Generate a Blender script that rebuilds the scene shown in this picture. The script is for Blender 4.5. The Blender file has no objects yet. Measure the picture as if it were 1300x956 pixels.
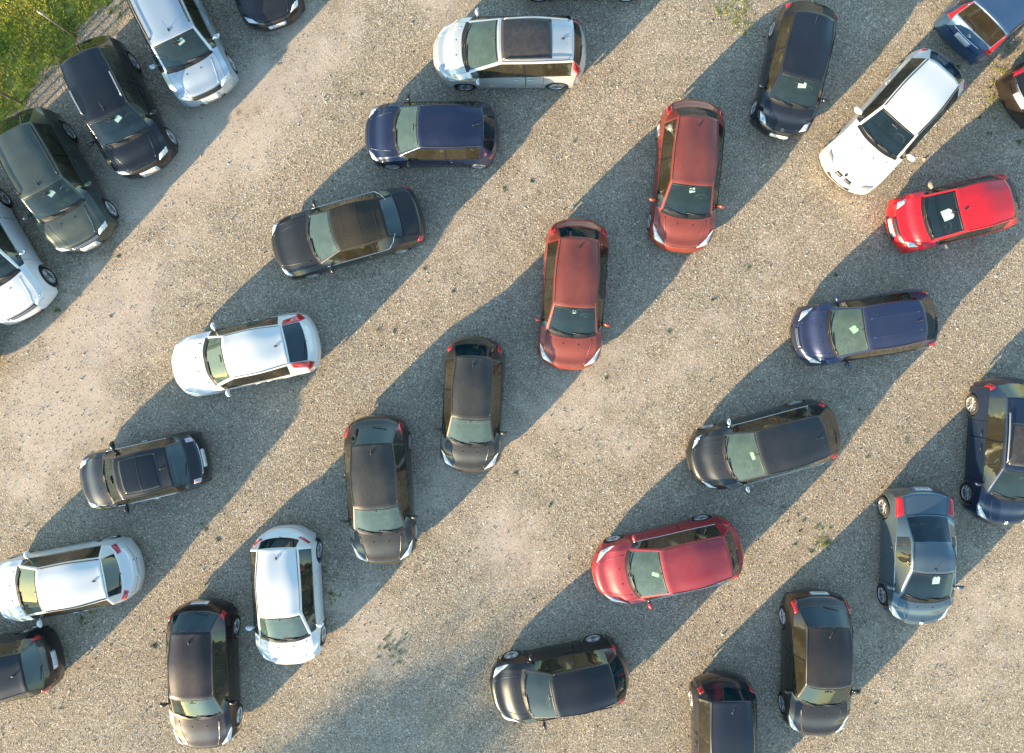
import bpy, bmesh, math, random
import numpy as np
from mathutils import Vector, Matrix

random.seed(7)
RNG = np.random.default_rng(11)
scn = bpy.context.scene
COL = scn.collection

# ------------------------------------------------------------------ camera
CAM_H = 21.0
PXM = 42.3                      # pixels per metre on the ground in the 1300 px photograph
PX0, PY0 = 650.0, 433.0
cam_d = bpy.data.cameras.new('camera')
cam = bpy.data.objects.new('camera', cam_d)
COL.objects.link(cam)
cam.location = (0, 0, CAM_H)
cam.rotation_euler = (0, 0, 0)
cam_d.sensor_fit = 'HORIZONTAL'
cam_d.sensor_width = 36.0
cam_d.lens = PXM * CAM_H / 1300.0 * 36.0
cam_d.shift_y = -(478 - PY0) / 1300.0
cam_d.clip_end = 2000
scn.camera = cam


def world(px, py, z=0.0):
    f = (CAM_H - z) / CAM_H / PXM
    return np.array([(px - PX0) * f, (PY0 - py) * f])


# ------------------------------------------------------------------ light
SUN_EL, SUN_AZ = 11.0, 225.0     # azimuth clockwise from +Y (up in the picture)
w = bpy.data.worlds.new('World')
scn.world = w
w.use_nodes = True
nt = w.node_tree
nt.nodes.clear()
sky = nt.nodes.new('ShaderNodeTexSky')
sky.sky_type = 'NISHITA'
sky.sun_disc = False
sky.sun_elevation = math.radians(SUN_EL)
sky.sun_rotation = math.radians(SUN_AZ)
sky.altitude = 200
sky.air_density = 1.0
sky.dust_density = 0.4
sky.ozone_density = 0.8
bg = nt.nodes.new('ShaderNodeBackground')
bg.inputs['Strength'].default_value = 0.15
wo = nt.nodes.new('ShaderNodeOutputWorld')
tint = nt.nodes.new('ShaderNodeMix')
tint.data_type = 'RGBA'
tint.blend_type = 'MULTIPLY'
tint.inputs[0].default_value = 1.0
tint.inputs[7].default_value = (0.84, 0.96, 0.98, 1)
nt.links.new(sky.outputs[0], tint.inputs[6])
nt.links.new(tint.outputs[2], bg.inputs[0])
nt.links.new(bg.outputs[0], wo.inputs[0])
sd = bpy.data.lights.new('sun', 'SUN')
sd.energy = 4.8
sd.angle = math.radians(0.6)
sd.color = (1.0, 0.77, 0.45)
so = bpy.data.objects.new('sun', sd)
COL.objects.link(so)
_az, _el = math.radians(SUN_AZ), math.radians(SUN_EL)
_to = Vector((math.sin(_az) * math.cos(_el), math.cos(_az) * math.cos(_el), math.sin(_el)))
so.rotation_euler = _to.to_track_quat('Z', 'Y').to_euler()
so.location = _to * 60

scn.view_settings.view_transform = 'Standard'
scn.view_settings.look = 'None'
scn.view_settings.exposure = 1.72
scn.view_settings.gamma = 1.0
scn.render.engine = 'CYCLES'
scn.cycles.max_bounces = 5
scn.cycles.diffuse_bounces = 2
scn.cycles.glossy_bounces = 3
scn.cycles.transparent_max_bounces = 8
scn.cycles.caustics_reflective = False
scn.cycles.caustics_refractive = False


# ------------------------------------------------------------------ materials
def new_mat(name):
    m = bpy.data.materials.new(name)
    m.use_nodes = True
    t = m.node_tree
    t.nodes.clear()
    out = t.nodes.new('ShaderNodeOutputMaterial')
    return m, t, out


def nd(t, kind, **kw):
    n = t.nodes.new(kind)
    for k, v in kw.items():
        if k in n.inputs:
            n.inputs[k].default_value = v
        else:
            setattr(n, k, v)
    return n


def ramp(t, fac, stops, interp='LINEAR'):
    r = t.nodes.new('ShaderNodeValToRGB')
    r.color_ramp.interpolation = interp
    el = r.color_ramp.elements
    while len(el) < len(stops):
        el.new(0.5)
    for e, (p, c) in zip(el, stops):
        e.position = p
        e.color = (c[0], c[1], c[2], 1) if not isinstance(c, (int, float)) else (c, c, c, 1)
    t.links.new(fac, r.inputs[0])
    return r.outputs[0]


def mixc(t, fac, a, b, mode='MIX'):
    n = t.nodes.new('ShaderNodeMix')
    n.data_type = 'RGBA'
    n.blend_type = mode
    for sock, v in ((n.inputs[0], fac), (n.inputs[6], a), (n.inputs[7], b)):
        if isinstance(v, bpy.types.NodeSocket):
            t.links.new(v, sock)
        elif isinstance(v, (int, float)):
            sock.default_value = v
        else:
            sock.default_value = (v[0], v[1], v[2], 1)
    return n.outputs[2]


def math_n(t, op, a, b=None, clamp=False):
    n = t.nodes.new('ShaderNodeMath')
    n.operation = op
    n.use_clamp = clamp
    for i, v in enumerate((a, b)):
        if v is None:
            continue
        if isinstance(v, bpy.types.NodeSocket):
            t.links.new(v, n.inputs[i])
        else:
            n.inputs[i].default_value = v
    return n.outputs[0]


def pbr(name, color, rough=0.5, metal=0.0, coat=0.0, noise=0.0, scale=20.0, emis=None, spec=0.5):
    m, t, out = new_mat(name)
    b = t.nodes.new('ShaderNodeBsdfPrincipled')
    b.inputs['Roughness'].default_value = rough
    b.inputs['Metallic'].default_value = metal
    b.inputs['Coat Weight'].default_value = coat
    b.inputs['Coat Roughness'].default_value = 0.05
    b.inputs['Specular IOR Level'].default_value = spec
    tc = t.nodes.new('ShaderNodeTexCoord')
    nz = nd(t, 'ShaderNodeTexNoise', Scale=scale, Detail=4.0)
    t.links.new(tc.outputs['Object'], nz.inputs['Vector'])
    c = ramp(t, nz.outputs['Fac'], [(0.3, [x * (1 - noise) for x in color]), (0.7, [min(1, x * (1 + noise)) for x in color])])
    t.links.new(c, b.inputs['Base Color'])
    t.links.new(b.outputs[0], out.inputs[0])
    return m


def paint(name, color, metal=0.35, rough=0.35, dust=0.3, dust_col=(0.30, 0.25, 0.21), coat=0.8):
    """car paint under a film of dust that lies on the faces that look up"""
    m, t, out = new_mat(name)
    b = t.nodes.new('ShaderNodeBsdfPrincipled')
    b.inputs['Metallic'].default_value = metal
    b.inputs['Coat Weight'].default_value = coat
    b.inputs['Coat Roughness'].default_value = 0.06
    tc = t.nodes.new('ShaderNodeTexCoord')
    oi = t.nodes.new('ShaderNodeObjectInfo')
    geo = t.nodes.new('ShaderNodeNewGeometry')
    sep = t.nodes.new('ShaderNodeSeparateXYZ')
    t.links.new(geo.outputs['Normal'], sep.inputs[0])
    up = math_n(t, 'POWER', math_n(t, 'MAXIMUM', sep.outputs[2], 0.0), 2.0)
    n1 = nd(t, 'ShaderNodeTexNoise', Scale=2.3, Detail=5.0, Roughness=0.6)
    n2 = nd(t, 'ShaderNodeTexNoise', Scale=60.0, Detail=3.0, Roughness=0.7)
    t.links.new(tc.outputs['Object'], n1.inputs['Vector'])
    t.links.new(tc.outputs['Object'], n2.inputs['Vector'])
    blot = ramp(t, n1.outputs['Fac'], [(0.32, 0.42), (0.68, 1.0)])
    fine = ramp(t, n2.outputs['Fac'], [(0.35, 0.55), (0.65, 1.0)])
    f = math_n(t, 'MULTIPLY', math_n(t, 'MULTIPLY', blot, fine), math_n(t, 'ADD', math_n(t, 'MULTIPLY', up, dust), dust * 0.18))
    f = math_n(t, 'MINIMUM', f, 0.95)
    c = mixc(t, f, color, dust_col)
    t.links.new(c, b.inputs['Base Color'])
    r = math_n(t, 'ADD', math_n(t, 'MULTIPLY', f, 0.5), rough, True)
    t.links.new(r, b.inputs['Roughness'])
    cw = math_n(t, 'MULTIPLY', math_n(t, 'SUBTRACT', 1.0, math_n(t, 'MULTIPLY', f, 1.1), True), coat)
    t.links.new(cw, b.inputs['Coat Weight'])
    mt = math_n(t, 'MULTIPLY', math_n(t, 'SUBTRACT', 1.0, f, True), metal)
    t.links.new(mt, b.inputs['Metallic'])
    t.links.new(b.outputs[0], out.inputs[0])
    return m


def glass(name, tint, film, film_col, gloss_rough=0.02):
    m, t, out = new_mat(name)
    tr = nd(t, 'ShaderNodeBsdfTransparent')
    tr.inputs[0].default_value = (*tint, 1)
    gl = nd(t, 'ShaderNodeBsdfGlossy')
    gl.inputs['Roughness'].default_value = gloss_rough
    gl.inputs[0].default_value = (0.9, 0.97, 1, 1)
    df = nd(t, 'ShaderNodeBsdfDiffuse')
    tc = t.nodes.new('ShaderNodeTexCoord')
    nz = nd(t, 'ShaderNodeTexNoise', Scale=3.0, Detail=6.0, Roughness=0.65)
    t.links.new(tc.outputs['Object'], nz.inputs['Vector'])
    c = ramp(t, nz.outputs['Fac'], [(0.3, [x * 0.85 for x in film_col]), (0.7, film_col)])
    t.links.new(c, df.inputs[0])
    fm = ramp(t, nz.outputs['Fac'], [(0.25, film * 0.7), (0.75, film * 1.2)])
    m1 = nd(t, 'ShaderNodeMixShader')
    t.links.new(fm, m1.inputs[0])
    t.links.new(tr.outputs[0], m1.inputs[1])
    t.links.new(df.outputs[0], m1.inputs[2])
    lw = nd(t, 'ShaderNodeLayerWeight', Blend=0.5)
    fr2 = math_n(t, 'ADD', math_n(t, 'MULTIPLY', math_n(t, 'POWER', lw.outputs['Facing'], 4.0), 0.9), 0.06, True)
    m2 = nd(t, 'ShaderNodeMixShader')
    t.links.new(fr2, m2.inputs[0])
    t.links.new(m1.outputs[0], m2.inputs[1])
    t.links.new(gl.outputs[0], m2.inputs[2])
    t.links.new(m2.outputs[0], out.inputs[0])
    return m


M = {}
M['glass'] = glass('windscreen_glass', (0.66, 0.80, 0.76), 0.07, (0.22, 0.36, 0.34))
M['glass_dusty'] = glass('dusty_windscreen_glass', (0.62, 0.76, 0.70), 0.24, (0.28, 0.42, 0.36))
M['glass_clear'] = glass('clean_windscreen_glass', (0.66, 0.80, 0.82), 0.03, (0.20, 0.36, 0.38))
M['side'] = glass('side_glass', (0.40, 0.42, 0.34), 0.08, (0.33, 0.30, 0.20))
M['rear'] = glass('tinted_rear_glass', (0.10, 0.16, 0.19), 0.22, (0.012, 0.075, 0.105))
M['rear_brown'] = glass('brown_rear_glass', (0.18, 0.15, 0.12), 0.18, (0.10, 0.085, 0.06))
M['trim'] = pbr('black_trim', (0.018, 0.018, 0.02), 0.45, noise=0.2)
M['blackgloss'] = pbr('gloss_black', (0.010, 0.011, 0.013), 0.15, coat=0.4)
M['glassroof'] = pbr('dark_glass_roof', (0.055, 0.05, 0.05), 0.32, noise=0.25, scale=9)
M['rubber'] = pbr('tyre_rubber', (0.022, 0.021, 0.021), 0.85, noise=0.35, scale=30)
M['alloy'] = pbr('alloy', (0.50, 0.50, 0.50), 0.35, 0.75, noise=0.12)
M['chrome'] = pbr('chrome', (0.75, 0.75, 0.74), 0.18, 0.95, noise=0.03)
M['lamp'] = pbr('headlamp', (0.70, 0.74, 0.76), 0.22, 0.1, coat=1.0, noise=0.10, scale=9)
M['lamp_grey'] = pbr('headlamp_grey', (0.30, 0.30, 0.29), 0.22, 0.2, coat=1.0, noise=0.15, scale=9)
M['lamp_core'] = pbr('lamp_reflector', (0.50, 0.52, 0.54), 0.25, 0.7, noise=0.05)
M['tail'] = pbr('tail_lamp_red', (0.50, 0.012, 0.018), 0.12, 0.0, coat=1.0, noise=0.25, scale=20)
M['tail_pale'] = pbr('tail_lamp_pale', (0.62, 0.45, 0.50), 0.12, 0.2, coat=1.0, noise=0.2, scale=20)
M['plate'] = pbr('plate_white', (0.72, 0.72, 0.70), 0.45, noise=0.05)
M['plate_ink'] = pbr('plate_ink', (0.02, 0.02, 0.02), 0.5)
M['plate_blue'] = pbr('plate_blue', (0.02, 0.08, 0.40), 0.4)
M['seat'] = pbr('seat_cloth', (0.12, 0.12, 0.12), 0.9, noise=0.25, scale=40)
M['seat_tan'] = pbr('seat_tan', (0.22, 0.20, 0.17), 0.9, noise=0.2, scale=40)
M['dash'] = pbr('dash_plastic', (0.035, 0.040, 0.042), 0.7, noise=0.2, scale=30)
M['dark'] = pbr('underbody_dark', (0.014, 0.013, 0.012), 0.9, noise=0.3)
M['paper'] = pbr('paper', (0.80, 0.80, 0.76), 0.7, noise=0.03)
M['fabric'] = pbr('soft_top_cloth', (0.030, 0.026, 0.022), 0.95, noise=0.35, scale=35)
M['post'] = pbr('galvanised_post', (0.28, 0.25, 0.21), 0.5, 0.5, noise=0.3, scale=12)
M['wire'] = pbr('fence_wire', (0.22, 0.24, 0.22), 0.5, 0.4, noise=0.3)
M['interior_rim'] = pbr('steering_leather', (0.03, 0.03, 0.03), 0.6, noise=0.2)


# ------------------------------------------------------------------ object helpers
def mesh_obj(name, verts, faces, mat, parent=None, smooth=True, normals=None, mats=None, fmat=None):
    me = bpy.data.meshes.new(name)
    me.from_pydata([tuple(map(float, v)) for v in verts], [], [tuple(map(int, f)) for f in faces])
    if mats:
        for mm in mats:
            me.materials.append(mm)
        if fmat is not None:
            me.polygons.foreach_set('material_index', fmat)
    elif mat:
        me.materials.append(mat)
    if smooth:
        me.polygons.foreach_set('use_smooth', [True] * len(me.polygons))
    me.update()
    if normals is not None and smooth:
        me.normals_split_custom_set_from_vertices([tuple(map(float, n)) for n in normals])
    o = bpy.data.objects.new(name, me)
    COL.objects.link(o)
    if parent:
        o.parent = parent
    return o


def link_mesh(name, me, parent=None, loc=(0, 0, 0), rot=(0, 0, 0), scale=(1, 1, 1)):
    o = bpy.data.objects.new(name, me)
    COL.objects.link(o)
    o.parent = parent
    o.location = loc
    o.rotation_euler = rot
    o.scale = scale
    return o


def tag(o, label=None, cat=None, group=None, kind=None):
    if label: o['label'] = label
    if cat: o['category'] = cat
    if group: o['group'] = group
    if kind: o['kind'] = kind
    return o


def tube_geo(pts, r, n=6, closed=False):
    pts = [np.array(p, float) for p in pts]
    V, F = [], []
    m = len(pts)
    for i, p in enumerate(pts):
        a = pts[(i - 1) % m] if closed or i > 0 else p
        b = pts[(i + 1) % m] if closed or i < m - 1 else p
        d = b - a
        d = d / (np.linalg.norm(d) + 1e-9)
        up = np.array([0, 0, 1.0]) if abs(d[2]) < 0.9 else np.array([1.0, 0, 0])
        s = np.cross(d, up); s /= np.linalg.norm(s)
        t = np.cross(s, d)
        rr = r[i] if hasattr(r, '__len__') else r
        for k in range(n):
            an = 2 * math.pi * k / n
            V.append(p + rr * (math.cos(an) * s + math.sin(an) * t))
    segs = m if closed else m - 1
    for i in range(segs):
        for k in range(n):
            a = i * n + k; b = i * n + (k + 1) % n
            c = ((i + 1) % m) * n + (k + 1) % n; d = ((i + 1) % m) * n + k
            F.append((a, b, c, d))
    if not closed:
        F.append(tuple(range(n))[::-1])
        F.append(tuple(range((m - 1) * n, m * n)))
    return V, F


def join_geo(parts):
    V, F = [], []
    for v, f in parts:
        o = len(V)
        V += list(v)
        F += [tuple(i + o for i in ff) for ff in f]
    return V, F


def rbox_geo(cx, cy, cz, sx, sy, sz, r=0.04, rot=0.0, seg=2):
    """a box with rounded edges, turned by rot about the y axis"""
    bm = bmesh.new()
    bmesh.ops.create_cube(bm, size=1.0)
    for v in bm.verts:
        v.co = Vector((v.co.x * sx, v.co.y * sy, v.co.z * sz))
    bmesh.ops.bevel(bm, geom=bm.edges[:], offset=r, segments=seg, profile=0.5, affect='EDGES')
    R = Matrix.Rotation(rot, 3, 'Y')
    for v in bm.verts:
        v.co = R @ v.co + Vector((cx, cy, cz))
    bm.verts.index_update()
    V = [tuple(v.co) for v in bm.verts]
    F = [tuple(v.index for v in f.verts) for f in bm.faces]
    bm.free()
    return V, F


def lathe_geo(profile, n=28):
    """profile (r, y) turned about the y axis"""
    V, F = [], []
    for k in range(n):
        a = 2 * math.pi * k / n
        for r, y in profile:
            V.append((r * math.cos(a), y, r * math.sin(a)))
    m = len(profile)
    for k in range(n):
        for i in range(m - 1):
            F.append((k * m + i, k * m + i + 1, ((k + 1) % n) * m + i + 1, ((k + 1) % n) * m + i))
    return V, F


# shared wheel meshes: radius 1 scaled later; outer face looks to +y
def tyre_mesh():
    pr = [(0.69, -0.32), (0.80, -0.34), (0.93, -0.32), (0.985, -0.26), (1.0, -0.15), (0.99, -0.14), (0.99, -0.12), (1.0, -0.11), (1.0, 0.11),
          (0.99, 0.12), (0.99, 0.14), (1.0, 0.15), (0.985, 0.26), (0.93, 0.32), (0.80, 0.34), (0.69, 0.32), (0.66, 0.27), (0.66, -0.27), (0.69, -0.32)]
    V, F = lathe_geo(pr, 36)
    me = bpy.data.meshes.new('tyre')
    me.from_pydata(V, [], F)
    me.materials.append(M['rubber'])
    me.polygons.foreach_set('use_smooth', [True] * len(me.polygons))
    return me


def rim_mesh(nsp, width, twist=0.0, cover=False):
    parts = [lathe_geo([(0.66, 0.30), (0.70, 0.335), (0.69, 0.35), (0.64, 0.33), (0.62, 0.26), (0.60, 0.0), (0.60, -0.2)], 36),
             lathe_geo([(0.0, 0.27), (0.08, 0.275), (0.13, 0.25), (0.15, 0.18), (0.15, 0.05)], 20)]
    for k in range(nsp):
        a = 2 * math.pi * k / nsp
        V, F = [], []
        for (r, hw, y) in ((0.10, width * 1.15, 0.25), (0.35, width * 0.85, 0.27), (0.64, width * 1.0, 0.30)):
            for s, yy in ((-1, y - 0.09), (-0.8, y), (0.8, y), (1, y - 0.09)):
                aa = a + math.atan2(s * hw, r) + twist * r
                V.append((r * math.cos(aa), yy, r * math.sin(aa)))
        for i in range(2):
            for j in range(3):
                F.append((i * 4 + j, i * 4 + j + 1, (i + 1) * 4 + j + 1, (i + 1) * 4 + j))
        parts.append((V, F))
    V, F = join_geo(parts)
    # dark brake disc and hub behind the spokes
    n0 = len(F)
    bv, bf = lathe_geo([(0.0, 0.06), (0.48, 0.06), (0.48, 0.02), (0.60, -0.05), (0.62, -0.06)], 24)
    o = len(V)
    V = list(V) + list(bv)
    F = list(F) + [tuple(i + o for i in f) for f in bf]
    me = bpy.data.meshes.new('rim')
    me.from_pydata(V, [], F)
    me.materials.append(M['alloy'])
    me.materials.append(M['dark'])
    me.polygons.foreach_set('material_index', [0] * n0 + [1] * (len(F) - n0))
    me.polygons.foreach_set('use_smooth', [True] * len(me.polygons))
    return me


TYRE = tyre_mesh()
RIMS = [rim_mesh(5, 0.13), rim_mesh(7, 0.08), rim_mesh(10, 0.05), rim_mesh(12, 0.045)]


def seat_mesh(bench, mat):
    hw = 0.62 if bench else 0.25
    parts = [rbox_geo(0.05, 0, 0.10, 0.52, hw * 2, 0.18, 0.06),
             rbox_geo(-0.27, 0, 0.42, 0.15, hw * 1.95, 0.62, 0.06, rot=-0.30)]
    for y in ((-0.38, 0, 0.38) if bench else (0,)):
        parts.append(rbox_geo(-0.40, y, 0.80, 0.10, 0.24, 0.18, 0.045, rot=-0.25))
        parts.append(tube_geo([(-0.37, y - 0.05, 0.68), (-0.39, y - 0.05, 0.80)], 0.008, 5))
        parts.append(tube_geo([(-0.37, y + 0.05, 0.68), (-0.39, y + 0.05, 0.80)], 0.008, 5))
    V, F = join_geo(parts)
    me = bpy.data.meshes.new('seat')
    me.from_pydata(V, [], F)
    me.materials.append(mat)
    me.polygons.foreach_set('use_smooth', [True] * len(me.polygons))
    return me


SEATS = {('seat', b): seat_mesh(b, M['seat']) for b in (False, True)}
SEATS.update({('seat_tan', b): seat_mesh(b, M['seat_tan']) for b in (False, True)})
_v, _f = join_geo([tube_geo([(0, 0.185 * math.cos(a), 0.185 * math.sin(a)) for a in np.linspace(0, 2 * math.pi, 20, endpoint=False)], 0.015, 6, True),
                   rbox_geo(0.01, 0, 0, 0.05, 0.13, 0.10, 0.02), tube_geo([(0, -0.18, 0), (0, 0.18, 0)], 0.014, 5), tube_geo([(0, 0, 0), (0, 0, -0.18)], 0.014, 5)])
WHEEL_ST = bpy.data.meshes.new('steering_wheel')
WHEEL_ST.from_pydata(_v, [], _f)
WHEEL_ST.materials.append(M['interior_rim'])


# ------------------------------------------------------------------ car surface
def tangents(t, P):
    n = len(t)
    m = np.zeros_like(P)
    d = (P[1:] - P[:-1]) / (t[1:] - t[:-1])[:, None]
    for i in range(1, n - 1):
        h0, h1 = t[i] - t[i - 1], t[i + 1] - t[i]
        m[i] = (d[i - 1] * h1 + d[i] * h0) / (h0 + h1)
    m[0], m[-1] = d[0], d[-1]
    return m


def hermite(t, P, m, x):
    i = int(np.clip(np.searchsorted(t, x) - 1, 0, len(t) - 2))
    h = t[i + 1] - t[i]
    s = (x - t[i]) / h
    return ((2 * s**3 - 3 * s**2 + 1) * P[i] + (s**3 - 2 * s**2 + s) * h * m[i] + (-2 * s**3 + 3 * s**2) * P[i + 1] + (s**3 - s**2) * h * m[i + 1])


def interp_u(K, creases, taus):
    """K (nk, nc, 3) control ribs; smooth along u with tight bends at the creases"""
    nk, nc, _ = K.shape
    cp, ct = [], []
    for k in range(nk):
        if k in creases and k > 0:
            cp.append(K[k] * 0.9 + K[k - 1] * 0.1); ct.append(k - 0.1)
        cp.append(K[k]); ct.append(float(k))
        if k in creases and k < nk - 1:
            cp.append(K[k] * 0.9 + K[k + 1] * 0.1); ct.append(k + 0.1)
    cp = np.array(cp); ct = np.array(ct)
    o = np.argsort(ct); cp, ct = cp[o], ct[o]
    res = np.zeros((len(taus), nc, 3))
    for c in range(nc):
        P = cp[:, c]
        ch = np.maximum(np.linalg.norm(P[1:] - P[:-1], axis=1), 0.004)
        t = np.concatenate([[0], np.cumsum(ch)])
        m = tangents(t, P)
        x = np.interp(taus, ct, t)
        for i, xx in enumerate(x):
            res[i, c] = hermite(t, P, m, xx)
    return res


VT = [0, .25, .5, .75, 1, 1.25, 1.5, 1.7, 1.86, 1.95, 2, 2.05, 2.14, 2.3, 2.5, 2.7, 2.86, 2.96, 3, 3.08, 3.2, 3.4, 3.6, 3.8, 4, 4.2, 4.4, 4.6, 4.8, 5]


def interp_v(rib):
    """rib (6,3): centre, mid, edge, belt, wide, sill"""
    P = [rib[1] * [1, -1, 1], rib[0], rib[1]]
    ct = [-1, 0, 1]
    for c in (2, 3):
        P += [rib[c] * 0.87 + rib[c - 1] * 0.13, rib[c], rib[c] * 0.87 + rib[c + 1] * 0.13]
        ct += [c - 0.13, c, c + 0.13]
    P += [rib[4], rib[5]]
    ct += [4, 5]
    P = np.array(P)
    ch = np.maximum(np.linalg.norm(P[1:] - P[:-1], axis=1), 0.003)
    t = np.concatenate([[0], np.cumsum(ch)])
    m = tangents(t, P)
    x = np.interp(VT, ct, t)
    return np.array([hermite(t, P, m, xx) for xx in x])


UT_SPLIT = {0: 3, 1: 3, 2: 4, 3: 5, 4: 9, 5: 9, 6: 10, 7: 16, 8: 18, 9: 8, 10: 7, 11: 4, 12: 3}
UT = []
for _k, _n in UT_SPLIT.items():
    UT += [_k + i / _n for i in range(_n)]
UT += [13.0, 5.9, 6.06, 6.94, 9.06, 9.94, 9.1]
UT = sorted(set(round(x, 4) for x in UT))


class Surf:
    def __init__(self, p):
        self.p = p
        w, H = p['w'], p['H']
        xF, xC, xT, xB, xG, xR = (p[k] for k in ('xF', 'xC', 'xT', 'xB', 'xG', 'xR'))
        zC, zN, zb, zG, zD = p['zC'], p['zN'], p['zbelt'], p['zG'], p['zD']
        bf, bc, bt, br = p['bf'], p['bc'], p['bt'], p['br']
        yr, yg, sl = p['yr'], p['yg'], p['sill']
        e = p.get('exp', 2.6)

        def row(x, ys, zs, bow, adj=(0, 0, 0, 0, 0, 0)):
            return [[x - bow * (y ** e) + a, y * w, z] for y, z, a in zip(ys, zs, adj)]
        z5 = zN + (zC - zN) * 0.62
        x5 = (xF - .35 + xC) / 2
        dz = p.get('zW', .58)
        K = [
            row(xF - .06, (0, .42, .72, .86, .93, .96), (sl, sl, sl, sl, sl, sl), bf),
            row(xF, (0, .43, .74, .88, .95, .965), (.44, .44, .43, .41, .35, sl), bf),
            row(xF - .035, (0, .43, .75, .89, .96, .97), (.60 * zN / .72, .60 * zN / .72, .59 * zN / .72, .55 * zN / .72, .42, sl), bf),
            row(xF - .12, (0, .43, .76, .90, .97, .975), (zN, zN, zN - .015, zN - .07, .48, sl), bf * .97),
            row(xF - .35, (0, .43, .79, .935, .985, .98), (zN + .06, zN + .058, zN + .035, zN - .02, .54, sl), bf * .75),
            row(x5, (0, .43, .82, .955, 1, .985), (z5 + .03, z5 + .025, z5 - .005, z5 - .07, dz, sl), bf * .4),
            row(xC, (0, .42, p.get('yc', .80), .955, 1, .985), (zC, zC - .005, zC - .035, zC - .085, dz, sl), bc),
            row(xT, (0, .40, yr, .945, 1, .985), (H - .045, H - .055, H - .105, zb, dz, sl), bt),
            row((xT + xB) / 2, (0, .40, yr + .015, .945, 1, .985), (H, H - .012, H - .065, zb + .01, dz, sl), 0),
            row(xB, (0, .38, yr - p.get('taper', .05), .935, .995, .98), (p['zB'], p['zB'] - .012, p['zB'] - .075, zb + .03, dz + .02, sl), -p.get('bb', .12 if p['style'] in ('hatch', 'small', 'coupe', 'mpv', 'sedan') else .06)),
            row(xG, (0, .40, yg, .875, .975, .97), (zG, zG - .004, zG - .035, zG - .07, dz + .02, sl), -br * .8),
            row(xR + p.get('xD', .05), (0, .42, .73, .865, .945, .95), (zD, zD, zD - .02, zD - .06, .56, sl), -br, (0, 0, 0, .03, .10, .14)),
            row(xR, (0, .42, .73, .865, .925, .93), (.54, .54, .53, .50, .42, sl), -br, (0, 0, 0, .03, .09, .13)),
            row(xR + .06, (0, .42, .72, .85, .90, .91), (sl,) * 6, -br * .95, (0, 0, 0, .02, .07, .10)),
        ]
        K = np.array(K)
        for c in range(2, 6):
            for k in range(1, 14):
                if c >= 3 or k in (9, 10, 11):
                    if c == 2 and k > 9: continue
                    K[k, c, 0] = min(K[k, c, 0], K[k - 1, c, 0] - (.012 if k < 5 else .02)) if not (c == 2) else K[k, c, 0]
        self.K = K
        cr = [6, 7, 9, 10] + ([11] if p['style'] in ('sedan', 'convertible') else [])
        R = interp_u(K, cr, UT)
        half = np.array([interp_v(r) for r in R])          # nu, nv, 3
        vt = np.array(VT)
        neg = half[:, 1:][:, ::-1] * np.array([1, -1, 1])
        self.G = np.concatenate([neg, half], axis=1)
        self.vt = np.concatenate([-vt[1:][::-1], vt])
        self.ut = np.array(UT)
        # wheel arch flare
        self.Ra = p['rw'] + .045
        G = self.G
        for xw in (p['xfw'], p['xrw']):
            d = np.hypot(G[..., 0] - xw, G[..., 2] - p['rw'])
            fl = .022 * np.exp(-((d - self.Ra) / .10) ** 2) * (np.abs(self.vt)[None, :] > 3.05)
            G[..., 1] += fl * np.sign(G[..., 1])
        self.calc_normals()

    def calc_normals(self):
        G = self.G
        du = np.gradient(G, axis=0)
        dv = np.gradient(G, axis=1)
        N = np.cross(dv, du)
        N /= np.linalg.norm(N, axis=2)[..., None] + 1e-12
        # points outward: centre of the roof must look up
        i = np.searchsorted(self.ut, 8.0); j = len(self.vt) // 2
        if N[i, j, 2] < 0: N = -N
        self.N = N

    def at(self, u, v, off=0.0):
        i = float(np.interp(u, self.ut, np.arange(len(self.ut))))
        j = float(np.interp(v, self.vt, np.arange(len(self.vt))))
        i0 = min(int(i), len(self.ut) - 2); j0 = min(int(j), len(self.vt) - 2)
        a, b = i - i0, j - j0
        out = []
        for A in (self.G, self.N):
            out.append((A[i0, j0] * (1 - a) + A[i0 + 1, j0] * a) * (1 - b) + (A[i0, j0 + 1] * (1 - a) + A[i0 + 1, j0 + 1] * a) * b)
        n = out[1] / (np.linalg.norm(out[1]) + 1e-9)
        return out[0] + n * off, n

    def u_at_x(self, x, v):
        j = float(np.interp(v, self.vt, np.arange(len(self.vt))))
        j0 = min(int(j), len(self.vt) - 2); b = j - j0
        xs = self.G[:, j0, 0] * (1 - b) + self.G[:, j0 + 1, 0] * b
        s = (self.ut >= 3) & (self.ut <= 11.5)
        return float(np.interp(-x, -xs[s], self.ut[s]))

    def region(self, name, test, mat, parent, off=0.0, shrink=0.0, arch=False, thick=0.0):
        """the cells whose centre (u, v) passes test, as one mesh"""
        nu, nv = self.G.shape[:2]
        uc = (self.ut[1:] + self.ut[:-1]) / 2
        vc = (self.vt[1:] + self.vt[:-1]) / 2
        idx = {}
        F = []
        p = self.p
        for i in range(nu - 1):
            for j in range(nv - 1):
                if not test(uc[i], vc[j]):
                    continue
                q = [(i, j), (i, j + 1), (i + 1, j + 1), (i + 1, j)]
                if arch and abs(vc[j]) > 2.9:
                    ins = 0
                    for a in q:
                        P = self.G[a]
                        for xw in (p['xfw'], p['xrw']):
                            if self.inside_arch(P, xw): ins += 1
                    if ins == 4:
                        continue
                F.append(q)
        if not F:
            return None
        cnt = {}
        for q in F:
            for k in range(4):
                e = tuple(sorted((q[k], q[(k + 1) % 4])))
                cnt[e] = cnt.get(e, 0) + 1
        bnd = set()
        for e, c in cnt.items():
            if c == 1: bnd.update(e)
        used = sorted(set(a for q in F for a in q))
        idx = {a: k for k, a in enumerate(used)}
        V = np.array([self.G[a] for a in used])
        N = np.array([self.N[a] for a in used])
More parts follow.
